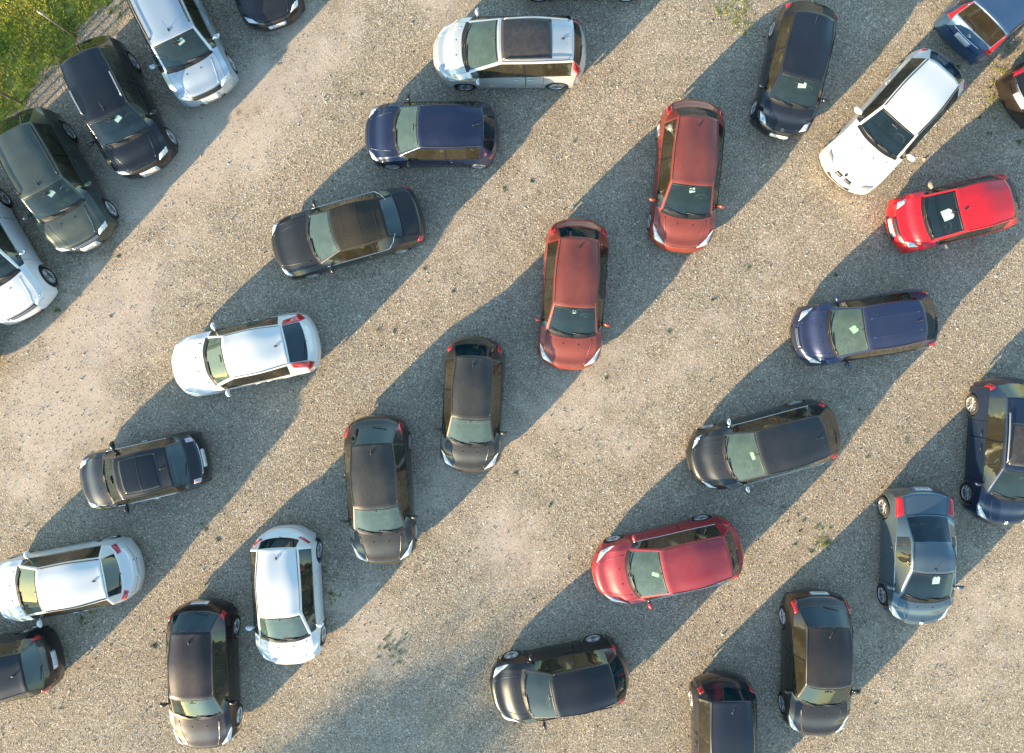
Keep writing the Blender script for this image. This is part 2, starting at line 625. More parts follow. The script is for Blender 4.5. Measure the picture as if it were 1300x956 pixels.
        if arch:
            for k, a in enumerate(used):
                if abs(self.vt[a[1]]) > 2.9:
                    for xw in (p['xfw'], p['xrw']):
                        if self.inside_arch(V[k], xw):
                            dx, dz = V[k][0] - xw, V[k][2] - p['rw']
                            if dz < 0:
                                V[k][0] = xw + math.copysign(self.Ra, dx)
                            else:
                                d = math.hypot(dx, dz) + 1e-6
                                V[k][0] = xw + dx / d * self.Ra
                                V[k][2] = p['rw'] + dz / d * self.Ra
        if shrink:
            nb = {}
            for q in F:
                c = np.mean([V[idx[a]] for a in q], axis=0)
                for a in q:
                    if a in bnd: nb.setdefault(a, []).append(c)
            for a, cs in nb.items():
                if self.edge_cell(a): continue
                d = np.mean(cs, axis=0) - V[idx[a]]
                L = np.linalg.norm(d)
                if L > 1e-6: V[idx[a]] += d / L * min(shrink, L * .4)
        V = V + N * off
        faces = [tuple(idx[a] for a in q) for q in F]
        mesh_v, mesh_n = list(V), list(N)
        if thick:
            o = len(mesh_v)
            mesh_v += list(V - N * thick)
            mesh_n += list(-N)
            faces2 = [tuple(i + o for i in f[::-1]) for f in faces]
            side = []
            for e, c in cnt.items():
                if c == 1:
                    a, b = idx[e[0]], idx[e[1]]
                    side.append((a, b, b + o, a + o))
            faces = faces + faces2 + side
        return mesh_obj(name, mesh_v, faces, mat, parent, True, mesh_n)

    def edge_cell(self, a):
        return False

    def inside_arch(self, P, xw):
        dx, dz = P[0] - xw, P[2] - self.p['rw']
        if dz < 0:
            return abs(dx) < self.Ra - 1e-4
        return math.hypot(dx, dz) < self.Ra - 1e-4

    def patch_geo(self, uv, off=0.006, n=6, m=6, dome=0.0, depth=0.012):
        """a curved plate over the surface between four (u, v) corners, with a rim down to the surface"""
        a, b, c, d = [np.array(q, float) for q in uv]
        V, F = [], []
        for i in range(n + 1):
            s = i / n
            for j in range(m + 1):
                t = j / m
                q = (a * (1 - t) + b * t) * (1 - s) + (d * (1 - t) + c * t) * s
                bulge = dome * (1 - (2 * s - 1) ** 4) * (1 - (2 * t - 1) ** 4)
                P, nn = self.at(q[0], q[1], off + bulge)
                V.append(P)
        for i in range(n):
            for j in range(m):
                k = i * (m + 1) + j
                F.append((k, k + 1, k + m + 2, k + m + 1))
        ring = [j for j in range(m + 1)] + [i * (m + 1) + m for i in range(1, n + 1)] + [n * (m + 1) + j for j in range(m - 1, -1, -1)] + [i * (m + 1) for i in range(n - 1, 0, -1)]
        o = len(V)
        ringv = []
        for r in ring:
            i, j = divmod(r, m + 1)
            s, t = i / n, j / m
            q = (a * (1 - t) + b * t) * (1 - s) + (d * (1 - t) + c * t) * s
            ringv.append(self.at(q[0], q[1], off - depth)[0])
        V += ringv
        for k in range(len(ring)):
            k2 = (k + 1) % len(ring)
            F.append((ring[k], o + k, o + k2, ring[k2]))
        return V, F

    def patch(self, name, uv, mat, parent, **kw):
        V, F = self.patch_geo(uv, **kw)
        return mesh_obj(name, V, F, mat, parent, True)

    def line(self, name, uvs, mat, parent, r=0.01, off=0.01, n=14, sides=6):
        uvs = np.array(uvs, float)
        ts = np.linspace(0, len(uvs) - 1, n)
        pts = []
        for t in ts:
            i = min(int(t), len(uvs) - 2); f = t - i
            q = uvs[i] * (1 - f) + uvs[i + 1] * f
            pts.append(self.at(q[0], q[1], off)[0])
        V, F = tube_geo(pts, r, sides)
        return mesh_obj(name, V, F, mat, parent)


STYLE = {
    'hatch': dict(H=1.47, zC=.98, zN=.70, zbelt=.93, zG=.98, zD=.80, zB=1.40, yr=.67, yg=.68, bf=.36, bc=.26, bt=.12, br=0.34, sill=.20, rw=.315),
    'mpv': dict(H=1.58, zC=1.03, zN=.74, zbelt=.97, zG=1.02, zD=.84, zB=1.50, yr=.69, yg=.72, bf=.38, bc=.28, bt=.10, br=0.3, sill=.21, rw=.315),
    'suv': dict(H=1.74, zC=1.14, zN=.90, zbelt=1.08, zG=1.10, zD=.92, zB=1.67, yr=.70, yg=.74, bf=.28, bc=.20, bt=.10, br=0.22, sill=.30, rw=.345, zW=.68),
    'van': dict(H=1.80, zC=1.12, zN=.82, zbelt=1.04, zG=1.12, zD=.92, zB=1.76, yr=.78, yg=.78, bf=.28, bc=.24, bt=.08, br=.12, sill=.24, rw=.32, zW=.66),
    'small': dict(H=1.48, zC=.99, zN=.72, zbelt=.94, zG=1.0, zD=.82, zB=1.41, yr=.70, yg=.70, bf=.34, bc=.22, bt=.10, br=0.32, sill=.20, rw=.30),
    'mini': dict(H=1.41, zC=.95, zN=.72, zbelt=.92, zG=.96, zD=.82, zB=1.35, yr=.72, yg=.66, bf=.26, bc=.15, bt=.12, br=.20, sill=.19, rw=.30),
    'coupe': dict(H=1.42, zC=.95, zN=.66, zbelt=.92, zG=.98, zD=.84, zB=1.33, yr=.62, yg=.60, bf=.40, bc=.28, bt=.12, br=0.44, sill=.18, rw=.33),
    'wagon': dict(H=1.50, zC=.99, zN=.70, zbelt=.95, zG=1.02, zD=.82, zB=1.44, yr=.67, yg=.70, bf=.36, bc=.26, bt=.10, br=0.3, sill=.20, rw=.32),
    'sedan': dict(H=1.44, zC=.97, zN=.68, zbelt=.92, zG=1.00, zD=.94, zB=1.36, yr=.64, yg=.66, bf=.36, bc=.26, bt=.12, br=.24, sill=.19, rw=.32, xD=.10),
    'convertible': dict(H=1.40, zC=.95, zN=.68, zbelt=.92, zG=.98, zD=.90, zB=1.30, yr=.64, yg=.70, bf=.30, bc=.26, bt=.14, br=.16, sill=.18, rw=.32, xD=.10),
}

# quads in (u, v) on the right half: headlamp and tail-lamp outlines
LAMPS = {
    'wedge': [(2.8, 1.45), (2.6, 2.65), (4.7, 2.95), (4.1, 2.1)],
    'wide': [(2.7, 1.35), (2.7, 2.6), (4.3, 2.8), (3.7, 1.9)],
    'oval': [(3.0, 1.45), (2.9, 2.35), (4.15, 2.5), (3.9, 1.75)],
    'slim': [(2.8, 1.3), (2.7, 2.5), (3.7, 2.75), (3.4, 1.7)],
    'swept': [(2.85, 1.2), (2.6, 2.55), (4.8, 3.0), (4.3, 2.3)],
    'box': [(2.35, 1.2), (2.35, 2.7), (3.3, 2.9), (3.1, 1.5)],
}
TAILS = {
    'normal': [(10.1, 2.05), (10.05, 3.2), (11.25, 3.1), (11.2, 2.0)],
    'tall': [(9.1, 1.93), (9.2, 2.45), (10.9, 3.2), (10.9, 1.95)],
    'corner': [(9.85, 2.3), (9.7, 2.95), (11.05, 3.35), (11.1, 2.25)],
    'slim': [(10.2, 1.6), (10.1, 2.9), (10.75, 3.1), (10.6, 1.7)],
    'deck': [(10.97, 2.25), (10.9, 3.35), (11.6, 3.3), (11.6, 2.2)],
    'round': [(10.3, 1.7), (10.3, 2.3), (10.9, 2.3), (10.9, 1.7)],
}


def plate_geo_marks(base_fn, n):
    pass


def build_car(spec):
    st = spec['style']
    p = dict(STYLE[st])
    p.update(spec.get('par', {}))
    p['style'] = st
    p['w'] = spec.get('W', 1.80) / 2
    H = p['H']
    zs = dict(F=.45, C=p['zC'], T=H - .045, B=p['zB'], G=p['zG'], R=.6)
    if 'zR' in spec: zs['R'] = spec['zR']
    pt = {k: world(*spec[k], zs[k]) for k in 'FCTBGR' if k in spec}
    if 'hd' in spec:
        hd = np.array([spec['hd'][0], -spec['hd'][1]], float)
    else:
        hd = pt['F'] - pt['R']
    hd /= np.linalg.norm(hd)
    if 'F' in pt and 'R' in pt:
        L = float((pt['F'] - pt['R']) @ hd)
        mid = (pt['F'] + pt['R']) / 2
    elif 'F' in pt:
        L = spec['L']; mid = pt['F'] - hd * L / 2
    else:
        L = spec['L']; mid = pt['R'] + hd * L / 2

    def along(k, default):
        return float((pt[k] - mid) @ hd) if k in pt else default
    xF, xR = L / 2, -L / 2
    p['xF'], p['xR'] = xF, xR
    p['xC'] = along('C', xF - .255 * L)
    p['xT'] = along('T', xF - .44 * L)
    rf = dict(sedan=.24, convertible=.24, coupe=.12, suv=.07, van=.05, wagon=.07).get(st, .09)
    p['xB'] = max(along('B', xR + rf * L), xR + .14)
    gf = dict(sedan=.13, convertible=.15).get(st, .035)
    p['xG'] = min(max(along('G', xR + gf * L), xR + .07), p['xB'] - .05)
    p['xfw'] = xF - spec.get('fo', .195 * L if st != 'suv' else .19 * L)
    p['xrw'] = p['xfw'] - spec.get('wb', .605 * L)
    S = Surf(p)
    w = p['w']
    root = bpy.data.objects.new(spec['name'], None)
    COL.objects.link(root)
    root.empty_display_size = .3
    root.location = (mid[0], mid[1], 0.0)
    ang = math.atan2(hd[1], hd[0])
    root.rotation_euler = (0, 0, ang)
    tag(root, spec['label'], spec.get('cat', 'car'), spec.get('group', 'cars parked on the gravel lot'))
    PT = paint('paint_' + str(spec['id']), spec['col'], spec.get('metal', .35), spec.get('rough', .3), spec.get('dust', .3) * (1.0 if max(spec['col']) < .13 else 1.05), spec.get('dustc', (.30, .25, .21)), spec.get('coat', .8))
    MG = M[spec.get('glass', 'glass')]
    MR = M[spec.get('rglass', 'rear')]

    # ---- regions
    two = spec.get('doors', 4) == 2 or st in ('coupe', 'convertible', 'mini')
    sw_end = spec.get('sw_end', 8.93 if st not in ('wagon', 'mpv', 'suv', 'van') else 9.0)
    xB1 = p['xT'] - (.62 if not two else .85) - .1          # B-pillar
    if st == 'van': xB1 = p['xT'] - .6
    uB = S.u_at_x(xB1, 2.5)
    ub = [x for x in S.ut if 6.3 < x < 8.8]
    iB = min(range(len(ub) - 1), key=lambda i: abs((ub[i] + ub[i + 1]) / 2 - uB))
    uB0, uB1 = ub[iB], ub[iB + 1]
    dF = S.u_at_x(p['xfw'] - S.Ra - .08, 3.5)
    dR = S.u_at_x(p['xrw'] + S.Ra + .05 if not two else xB1 - .25, 3.5)
    dRw = sw_end

    def win(u, v, a, b):
        av = abs(v)
        return 2.14 < av < 2.96 and a < u < b
    def f_wind(u, v): return 6.06 < u < 6.94 and abs(v) < 1.86
    def f_cowl(u, v): return 5.9 < u < 6.06 and abs(v) < 1.95
    def f_rear(u, v): return (9.1 if st != 'sedan' else 9.06) < u < 9.94 and abs(v) < 1.86
    def f_sw(u, v): return win(u, v, 6.06, sw_end)
    def f_bon(u, v): return 3.0 < u < 5.9 and abs(v) < 1.95
    def f_roof(u, v): return (7.0 < u < 9.0) and abs(v) < 1.95
    soft = st == 'convertible'
    def f_soft(u, v): return soft and ((7.0 < u < 9.94 and abs(v) < 2.14) and not f_rear(u, v))
    boot_end = 11.0 if st in ('sedan', 'convertible') else 11.6
    def f_tail(u, v):
        if st in ('sedan', 'convertible'): return 10.0 < u < 11.4 and abs(v) < 1.86
        return 9.0 < u < boot_end and abs(v) < 1.95 and not f_rear(u, v)
    def f_door(u, v, s, a, b): return v * s > 2.0 and 2.96 < abs(v) < 4.72 and a < u < b
    doors = [(dF, uB1)] + ([] if two else [(uB1, dR)])

    def isdoor(u, v):
        return 2.96 < abs(v) < 4.72 and any(a < u < b for a, b in doors)

    def f_body(u, v):
        return not (f_wind(u, v) or f_cowl(u, v) or f_rear(u, v) or f_sw(u, v) or f_bon(u, v) or (f_soft(u, v) if soft else (f_roof(u, v))) or f_tail(u, v) or isdoor(u, v))
    body = S.region('body', f_body, PT, root, arch=True)
    bon = S.region('bonnet', f_bon, PT, root, shrink=.016, thick=.015)
    if soft:
        roof = S.region('soft_top', f_soft, M['fabric'], root, off=.004, thick=.02)
        for uu in (7.4, 8.05, 8.7):
            S.line('seam', [(uu, -1.9), (uu, 0), (uu, 1.9)], M['fabric'], roof, r=.012, off=-.004)
    else:
        roof = S.region('roof', f_roof, M['blackgloss'] if spec.get('roofmat') else PT, root, shrink=.003, thick=.015)
    tg = S.region('boot_lid' if st in ('sedan', 'convertible') else 'tailgate', f_tail, PT, root, shrink=.016, thick=.015)
    S.region('cowl', f_cowl, M['trim'], root, off=-.004, thick=.01)
    ws = S.region('windscreen', f_wind, MG, root)
    S.region('rear_window', f_rear, MR, tg if not soft else roof)
    # black printed border of the windscreen
    fr = []
    for a, b in (((6.06, -1.8), (6.06, 1.8)), ((6.92, -1.82), (6.92, 1.82))):
        du = .05 if a[0] < 6.5 else -.035
        fr.append(S.patch_geo([a, b, (b[0] + du, b[1]), (a[0] + du, a[1])], off=.003, n=2, m=18, depth=.004))
    V, F = join_geo(fr)
    mesh_obj('windscreen_border', V, F, M['trim'], ws)
    # doors with their windows, handles and mirrors
    for s in (1, -1):
        for k, (a, b) in enumerate(doors):
            d = S.region('door', lambda u, v, s=s, a=a, b=b: f_door(u, v, s, a, b), PT, root, shrink=.011, arch=True, thick=.012)
            if d is None: continue
            wa, wb = (6.06, uB0) if k == 0 else (uB1, min(sw_end, dR + (.0 if st in ('wagon', 'suv', 'van', 'mpv') else .3)))
            if k == 1: wb = min(max(dR, 8.3), sw_end)
            S.region('door_window', lambda u, v, s=s, a=wa, b=wb: v * s > 0 and win(u, v, a, b), M['side'], d)
            uh = b - .22 if k == 0 else b - .3
            h0 = S.at(uh, s * 3.33, .03)[0]; h1 = S.at(uh - .17, s * 3.33, .03)[0]
            V, F = tube_geo([S.at(uh, s * 3.33, -.005)[0], h0, h1, S.at(uh - .17, s * 3.33, -.005)[0]], .013, 6)
            mesh_obj('door_handle', V, F, M['chrome'] if spec.get('chrome_handle') else PT, d)
            if k == 0:
                xm = p['xC'] - spec.get('mx', .44)
                um = S.u_at_x(xm, 3.0)
                b0 = S.at(um, s * 2.93)[0]
                mx, my, mz = b0[0], s * (w + .065), b0[2] + .04
                ms = spec.get('ms', 1.0)
                bm = bmesh.new()
                bmesh.ops.create_uvsphere(bm, u_segments=14, v_segments=8, radius=1.0)
                for v in bm.verts:
                    c = v.co
                    x = c.x * .075 * ms
                    if x < -.03 * ms: x = -.03 * ms
                    y = c.y * .115 * ms
                    z = c.z * .075 * ms
                    x -= abs(y) * .15
                    v.co = Vector((mx + x, my + s * .02 + y, mz + z))
                bm.verts.index_update()
                V = [tuple(v.co) for v in bm.verts]; F = [tuple(v.index for v in f.verts) for f in bm.faces]
                bm.free()
                V2, F2 = tube_geo([b0, (mx, my, mz - .02)], .022, 6)
                V, F = join_geo([(V, F), (V2, F2)])
                MM = M[spec['mirror']] if 'mirror' in spec else PT
                mesh_obj('wing_mirror', V, F, MM, d)
        # fixed quarter glass and pillar
        if two:
            S.region('quarter_window', lambda u, v, s=s: v * s > 0 and win(u, v, uB1, sw_end), M['side'], root)
        else:
            ws0 = min(max(dR, 8.3), sw_end)
            if ws0 < sw_end - .05:
                S.region('quarter_window', lambda u, v, s=s: v * s > 0 and win(u, v, ws0, sw_end), M['side'], root)
        S.region('pillar_trim', lambda u, v, s=s: v * s > 0 and win(u, v, uB0, uB1), M['blackgloss'], root)
        # belt strip
        S.line('belt_strip', [(6.1, s * 2.97), (7, s * 2.98), (8, s * 2.98), (sw_end, s * 2.98)] + ([(9.3, s * 2.5), (9.5, s * 1.6)] if soft else []),
               M['chrome'] if spec.get('chrome') else M['trim'], root, r=.011 if spec.get('chrome') else .008, off=.005, n=26)
        if not soft:
            S.line('roof_channel', [(7.02, s * 1.96), (8, s * 1.97), (8.97, s * 1.96)], M['trim'], root, r=.009 if not spec.get('channel') else .018, off=.001, n=20)
        # lamps
        q = [(a, b * s) for a, b in LAMPS[spec.get('hl', 'wedge')]]
        hl = S.patch('headlight', q, M[spec.get('hlm', 'lamp')], root, off=.008, dome=.012, n=8, m=6)
        cu, cv = np.mean(q, axis=0)
        for dq in ((-.25, .3) if spec.get('hlm') is None else ()):
            P, nn = S.at(cu + dq, cv + dq * .3 * s, .018)
            bm = bmesh.new()
            bmesh.ops.create_uvsphere(bm, u_segments=10, v_segments=6, radius=.03, matrix=Matrix.Translation(Vector(P - nn * .02)))
            bm.verts.index_update()
            V = [tuple(v.co) for v in bm.verts]; F = [tuple(v.index for v in f.verts) for f in bm.faces]; bm.free()
            mesh_obj('lamp_lens', V, F, M['lamp_core'], hl)
        tl = spec.get('tl', 'normal')
        q = [(a, b * s) for a, b in TAILS[tl]]
        S.patch('taillight', q, M[spec.get('tlm', 'tail')], root, off=.008, dome=.010, n=8, m=6)
        if tl == 'tall' or spec.get('tl2'):
            S.patch('taillight', [(10.1, s * 2.0), (10.05, s * 3.3), (10.75, s * 3.3), (10.75, s * 2.2)], M['tail'], root, off=.009, dome=.012, n=5, m=6)
        if spec.get('rails'):
            zz = .055
            a, b = spec.get('rail_u', (7.12, 8.85))
            V, F = tube_geo([S.at(a, s * 1.82, -.01)[0]] + [S.at(x, s * 1.82, zz)[0] for x in np.linspace(a + .05, b - .05, 14)] + [S.at(b, s * 1.82, -.01)[0]], .019, 6)
            mesh_obj('roof_rail', V, F, M[spec['rails']], roof)
        # arch liner and wheels
        for xw in (p['xfw'], p['xrw']):
            V, F = [], []
            Rl = S.Ra + .004
            nA = 20
            for k in range(nA + 1):
                a = math.pi * k / nA
                for y in (w * .955, w * .62):
                    V.append((xw + Rl * math.cos(a), s * y, p['rw'] + Rl * math.sin(a)))
            for k in range(nA):
                F.append((2 * k, 2 * k + 1, 2 * k + 3, 2 * k + 2))
            mesh_obj('wheel_arch', V, F, M['dark'], root)
            wh = bpy.data.objects.new('wheel', None)
            COL.objects.link(wh)
            wh.parent = root
            wh.empty_display_size = .1
            wh.location = (xw, s * (w - .105), p['rw'])
            steer = spec.get('steer', 0) if xw == p['xfw'] else 0
            wh.rotation_euler = (0, 0, (0 if s > 0 else math.pi) + steer)
            rr = p['rw']
            link_mesh('tyre', TYRE, wh, scale=(rr, rr * .98, rr))
            link_mesh('rim', RIMS[spec.get('rim', 1)], wh, rot=(0, random.uniform(0, 6), 0), scale=(rr, rr * .98, rr))
    # underbody
    zu = p['sill']
    parts = [rbox_geo((xF + xR) / 2 - .0, 0, zu + .03, L - .42, w * 1.30, .16, .02),
             rbox_geo((p['xfw'] + p['xrw']) / 2, 0, zu + .06, p['xfw'] - p['xrw'] - 2 * S.Ra - .02, w * 1.90, .09, .02),
             rbox_geo(p['xC'] + .12, 0, (zu + p['zC']) / 2 - .06, .05, w * 1.6, p['zC'] - zu - .22, .01)]
    V, F = join_geo(parts)
    mesh_obj('underbody', V, F, M['dark'], root)
    # dashboard follows the curve of the screen's foot
    V, F = [], []
    xs = [(.03, -.05), (-.18, -.04), (-.40, -.06), (-.50, -.16), (-.50, -.40)]
    ny = 12
    for dx, dz in xs:
        for j in range(ny + 1):
            y = -1 + 2 * j / ny
            hump = .035 * math.exp(-((y - .42) / .2) ** 2) if dx < -.1 else 0
            V.append((p['xC'] - p['bc'] * .8 * abs(y * .8) ** 2.4 + dx, y * w * .80, p['zC'] + dz - .015 + hump))
    for i in range(len(xs) - 1):
        for j in range(ny):
            k = i * (ny + 1) + j
            F.append((k, k + 1, k + ny + 2, k + ny + 1))
    mesh_obj('dashboard', V, F, M['dash'], root)
    sm = spec.get('seat', 'seat')
    xs1 = p['xT'] - .28
    zf = p['zC'] - .58
    for s in (1, -1):
        link_mesh('seat', SEATS[(sm, False)], root, (xs1, s * w * .42, zf), scale=(1, 1, (H - .30 - zf) / .90))
    xs2 = max(xs1 - .85, p['xG'] + (.80 if st in ('sedan', 'convertible', 'coupe') else .70))
    xs2 = min(xs2, xs1 - .55)
    link_mesh('rear_seat', SEATS[(sm, True)], root, (xs2, 0, zf), scale=(1, w / .92, (H - (.50 if st in ('sedan', 'convertible', 'coupe') else .40) - zf) / .90))
    st_o = link_mesh('steering_wheel', WHEEL_ST, root, (p['xC'] - .62, w * .42, p['zC'] - .12), (0, -.45, 0))
    # parcel shelf
    xa, xb_ = xs2 - .45, p['xG'] + .12
    if xa > xb_ + .1 and st not in ('van',):
        V, F = rbox_geo((xa + xb_) / 2, 0, p['zbelt'] - .06, xa - xb_, w * 1.45, .03, .01)
        mesh_obj('parcel_shelf', V, F, M['dash'], root)
    # inner mirror
    V, F = join_geo([rbox_geo(p['xT'] + .17, 0, H - .16, .03, .22, .06, .012), tube_geo([(p['xT'] + .17, 0, H - .15), (p['xT'] + .12, 0, H - .07)], .01, 5)])
    mesh_obj('rear_view_mirror', V, F, M['trim'], root)
    # wipers
    for (v0, v1, u1) in ((1.5, .25, 6.13), (.1, -1.35, 6.15)):
        pts = [S.at(5.97, v0 * .9, .02)[0], S.at(6.10, (v0 * .5 + v1 * .5), .028)[0], S.at(u1, v1, .018)[0]]
        V1, F1 = tube_geo(pts, .010, 5)
        V2, F2 = tube_geo([S.at(6.06, v0 * .95, .012)[0], S.at(6.11, (v0 + v1) / 2, .012)[0], S.at(u1 + .01, v1 - .3, .012)[0]], .012, 5)
        V, F = join_geo([(V1, F1), (V2, F2)])
        mesh_obj('wiper', V, F, M['trim'], ws)
    if st in ('hatch', 'small', 'mini', 'mpv', 'wagon', 'suv', 'van', 'coupe') :
        V1, F1 = tube_geo([S.at(9.98, 0, .012)[0], S.at(9.9, .1, .03)[0], S.at(9.8, 1.1, .016)[0]], .009, 5)
        mesh_obj('wiper', V1, F1, M['trim'], tg)
    # grilles
    g = spec.get('grille', 'low')
    if g in ('low', 'both', 'wide'):
        S.patch('lower_grille', [(.6, -1.1), (.6, 1.1), (1.45, 1.0), (1.45, -1.0)], M['trim'], root, off=.004, n=3, m=12)
    if g in ('both', 'wide'):
        ww = 1.15 if g == 'wide' else .8
        gr = S.patch('upper_grille', [(2.15, -ww), (2.15, ww), (2.92, ww * 1.05), (2.92, -ww * 1.05)], M['trim'], root, off=.006, n=3, m=14)
        for uu in ((2.35, 2.62) if spec.get('grille_chrome') else ()):
            S.line('grille_bar', [(uu, -ww * .95), (uu, 0), (uu, ww * .95)], M['chrome'], gr, r=.012, off=.012, n=10)
    if g == 'kidney':
        for s in (1, -1):
            S.patch('grille', [(2.3, s * .12), (2.3, s * .72), (3.0, s * .66), (3.0, s * .12)], M['trim'], root, off=.010, n=3, m=5, dome=.006)
        S.patch('lower_grille', [(.6, -1.1), (.6, 1.1), (1.45, 1.0), (1.45, -1.0)], M['trim'], root, off=.004, n=3, m=12)
    if spec.get('bumper_strip'):
        S.line('bumper_strip', [(1.9, -2.6), (1.9, -1), (1.9, 1), (1.9, 2.6)], M['chrome'], root, r=.014, off=.008, n=20)
    # number plates with a blue band and dark characters
    def plate(front):
        if front:
            u0, u1 = 1.15, 1.95
        else:
            u0, u1 = spec.get('plate_u', (11.2, 11.75) if st not in ('sedan', 'convertible') else (11.35, 11.8))
        vv = .26 / (.42 * w)
        pl = S.patch('number_plate', [(u0, -vv), (u0, vv), (u1, vv), (u1, -vv)], M['plate'], root, off=.016, n=2, m=6, depth=.02)
        sg = 1 if front else -1
        S.patch('plate_band', [(u0, sg * vv), (u0, sg * vv * .86), (u1, sg * vv * .86), (u1, sg * vv)], M['plate_blue'], pl, off=.019, n=1, m=1, depth=.004)
        txt = spec.get('plate_text', 'XX')
        rects = []
        rnd = random.Random(spec['id'])
        nchar = 7
        for k in range(nchar):
            c = (.72 - k * 1.5 / nchar) * vv * sg
            hwid = vv * .055
            lo, hi = u0 + (u1 - u0) * .22, u0 + (u1 - u0) * .78
            for (a0, a1, b0, b1) in rnd.choice([((0, 1, -1, -.6), (0, .15, -1, 1)), ((0, 1, -1, -.6), (0, 1, .6, 1)), ((0, .15, -1, 1), (.85, 1, -1, 1), (0, 1, .6, 1)), ((.4, .6, -1, 1), (0, 1, -.2, .2))]):
                rects.append(S.patch_geo([(lo + (hi - lo) * a0, c + b0 * hwid), (lo + (hi - lo) * a0, c + b1 * hwid), (lo + (hi - lo) * a1, c + b1 * hwid), (lo + (hi - lo) * a1, c + b0 * hwid)], off=.0195, n=1, m=1, depth=.003))
        V, F = join_geo(rects)
        mesh_obj('plate_characters', V, F, M['plate_ink'], pl, smooth=False)
    if spec.get('fplate', False): plate(True)
    if spec.get('rplate', False): plate(False)
    # roof fittings
    sr = spec.get('sunroof')
    if sr:
        a, b, vv = sr[:3]
        S.patch('glass_roof', [(a, -vv), (a, vv), (b, vv), (b, -vv)], M[sr[3] if len(sr) > 3 else 'glassroof'], roof, off=.006, n=14, m=12)
        if len(sr) > 4:
            um = (a + b) / 2
            S.line('sunroof_seam', [(um, -vv), (um, 0), (um, vv)], M['trim'], roof, r=.008, off=.008)
    an = spec.get('antenna', 'rear')
    if an:
        ua = 8.72 if an == 'rear' else 7.14
        P, nn = S.at(ua, 0.0, 0.0)
        V1, F1 = rbox_geo(P[0], P[1], P[2] + .012, .09, .045, .035, .014)
        V2, F2 = tube_geo([P + [0, 0, .02], P + [-.20, 0, .17]], [.006, .004], 5)
        V, F = join_geo([(V1, F1), (V2, F2)])
        mesh_obj('antenna', V, F, M['trim'], roof)
    if spec.get('roof_ridges'):
        for v in (-.75, .75):
            S.line('roof_ridge', [(7.15, v), (8, v), (8.85, v)], PT, roof, r=.03, off=-.024, n=20)
    if spec.get('spoiler'):
        S.patch('spoiler', [(8.93, -1.6), (8.93, 1.6), (9.22, 1.5), (9.22, -1.5)], PT, tg, off=.035, n=4, m=12, depth=.05)
    if spec.get('bonnet_scoop'):
        S.patch('bonnet_vent', [(5.3, -.9), (5.3, .9), (5.55, .95), (5.55, -.95)], M['trim'], bon, off=.004, n=2, m=8)
    for s in (1, -1):
        if spec.get('crease', True):
            S.line('bonnet_crease', [(3.2, s * 1.15), (4.2, s * 1.35), (5.7, s * 1.55)], PT, bon, r=.020, off=-.012, n=16)
        P, nn = S.at(5.35, s * .55, .004)
        V, F = rbox_geo(P[0], P[1], P[2], .035, .03, .015, .005)
        mesh_obj('washer_jet', V, F, M['trim'], bon)
    bd = spec.get('badge')
    if bd:
        u, mt = bd
        P, nn = S.at(u, 0, .004)
        ax = Vector(nn)
        q = ax.to_track_quat('Z', 'Y').to_matrix()
        def disc(r, h, k=18):
            V = []
            for z in (0, h):
                for i in range(k):
                    a = 2 * math.pi * i / k
                    V.append(tuple(q @ Vector((r * math.cos(a), r * math.sin(a), z)) + Vector(P)))
            F = [tuple(range(k)), tuple(range(k, 2 * k))] + [(i, (i + 1) % k, k + (i + 1) % k, k + i) for i in range(k)]
            return V, F
        if mt == 'round':
            b1 = mesh_obj('badge', *disc(.045, .008), M['chrome'], bon if u < 6 else tg, smooth=False)
            mesh_obj('badge_centre', *disc(.033, .011), M['trim'], b1, smooth=False)
        elif mt == 'chevron':
            pts = []
            for dz in (.0, .05):
                pts.append(tube_geo([Vector(P) + q @ Vector((-.05 * 0 - .03 + dz, -.05, .01)), Vector(P) + q @ Vector((.03 + dz, 0, .01)), Vector(P) + q @ Vector((-.03 + dz, .05, .01))], .010, 5))
            mesh_obj('badge', *join_geo(pts), M['chrome'], bon if u < 6 else tg)
    # rear chrome bar
    if spec.get('rear_bar'):
        S.line('boot_bar', [(11.0, -1.3), (11.02, 0), (11.0, 1.3)], M['chrome'], tg, r=.014, off=.012, n=16)
    for f in spec.get('extra', ()):
        f(S, root, dict(PT=PT, roof=roof, tg=tg, bon=bon, body=body))
    # price card behind the windscreen: a thing of its own, inside the car
    if 'card' in spec:
        u, v, lab, sx, sy, rot = spec['card']
        P, nn = S.at(u, v, -.014)
        n = Vector(nn); q = n.to_track_quat('Z', 'Y').to_matrix()
        ca, sa = math.cos(rot), math.sin(rot)
        outline = [(-.5, -.5), (.5, -.5), (.5, .32), (.32, .5), (.06, .5), (.06, .36), (-.06, .36), (-.06, .5), (-.32, .5), (-.5, .32)]
        V = []
        RZ = Matrix.Rotation(ang, 3, 'Z')
        for z in (0, .004):
            for a, b in outline:
                a2, b2 = a * sx, b * sy
                V.append(RZ @ (q @ Vector((a2 * ca - b2 * sa, a2 * sa + b2 * ca, z)) + Vector(P)) + Vector((mid[0], mid[1], 0)))
        k = len(outline)
        c = sum((Vector(x) for x in V), Vector()) / len(V)
        V = [tuple(Vector(x) - c) for x in V]
        F = [tuple(range(k)), tuple(range(k, 2 * k))] + [(i, (i + 1) % k, k + (i + 1) % k, k + i) for i in range(k)]
        o = mesh_obj('paper_card', V, F, M['paper'], None, smooth=False)
        o.location = c
        tag(o, lab, 'card', 'paper cards in windscreens')
    return root, S


# ------------------------------------------------------------------ the cars
exec_cars = []


def car(**k):
    exec_cars.append(k)


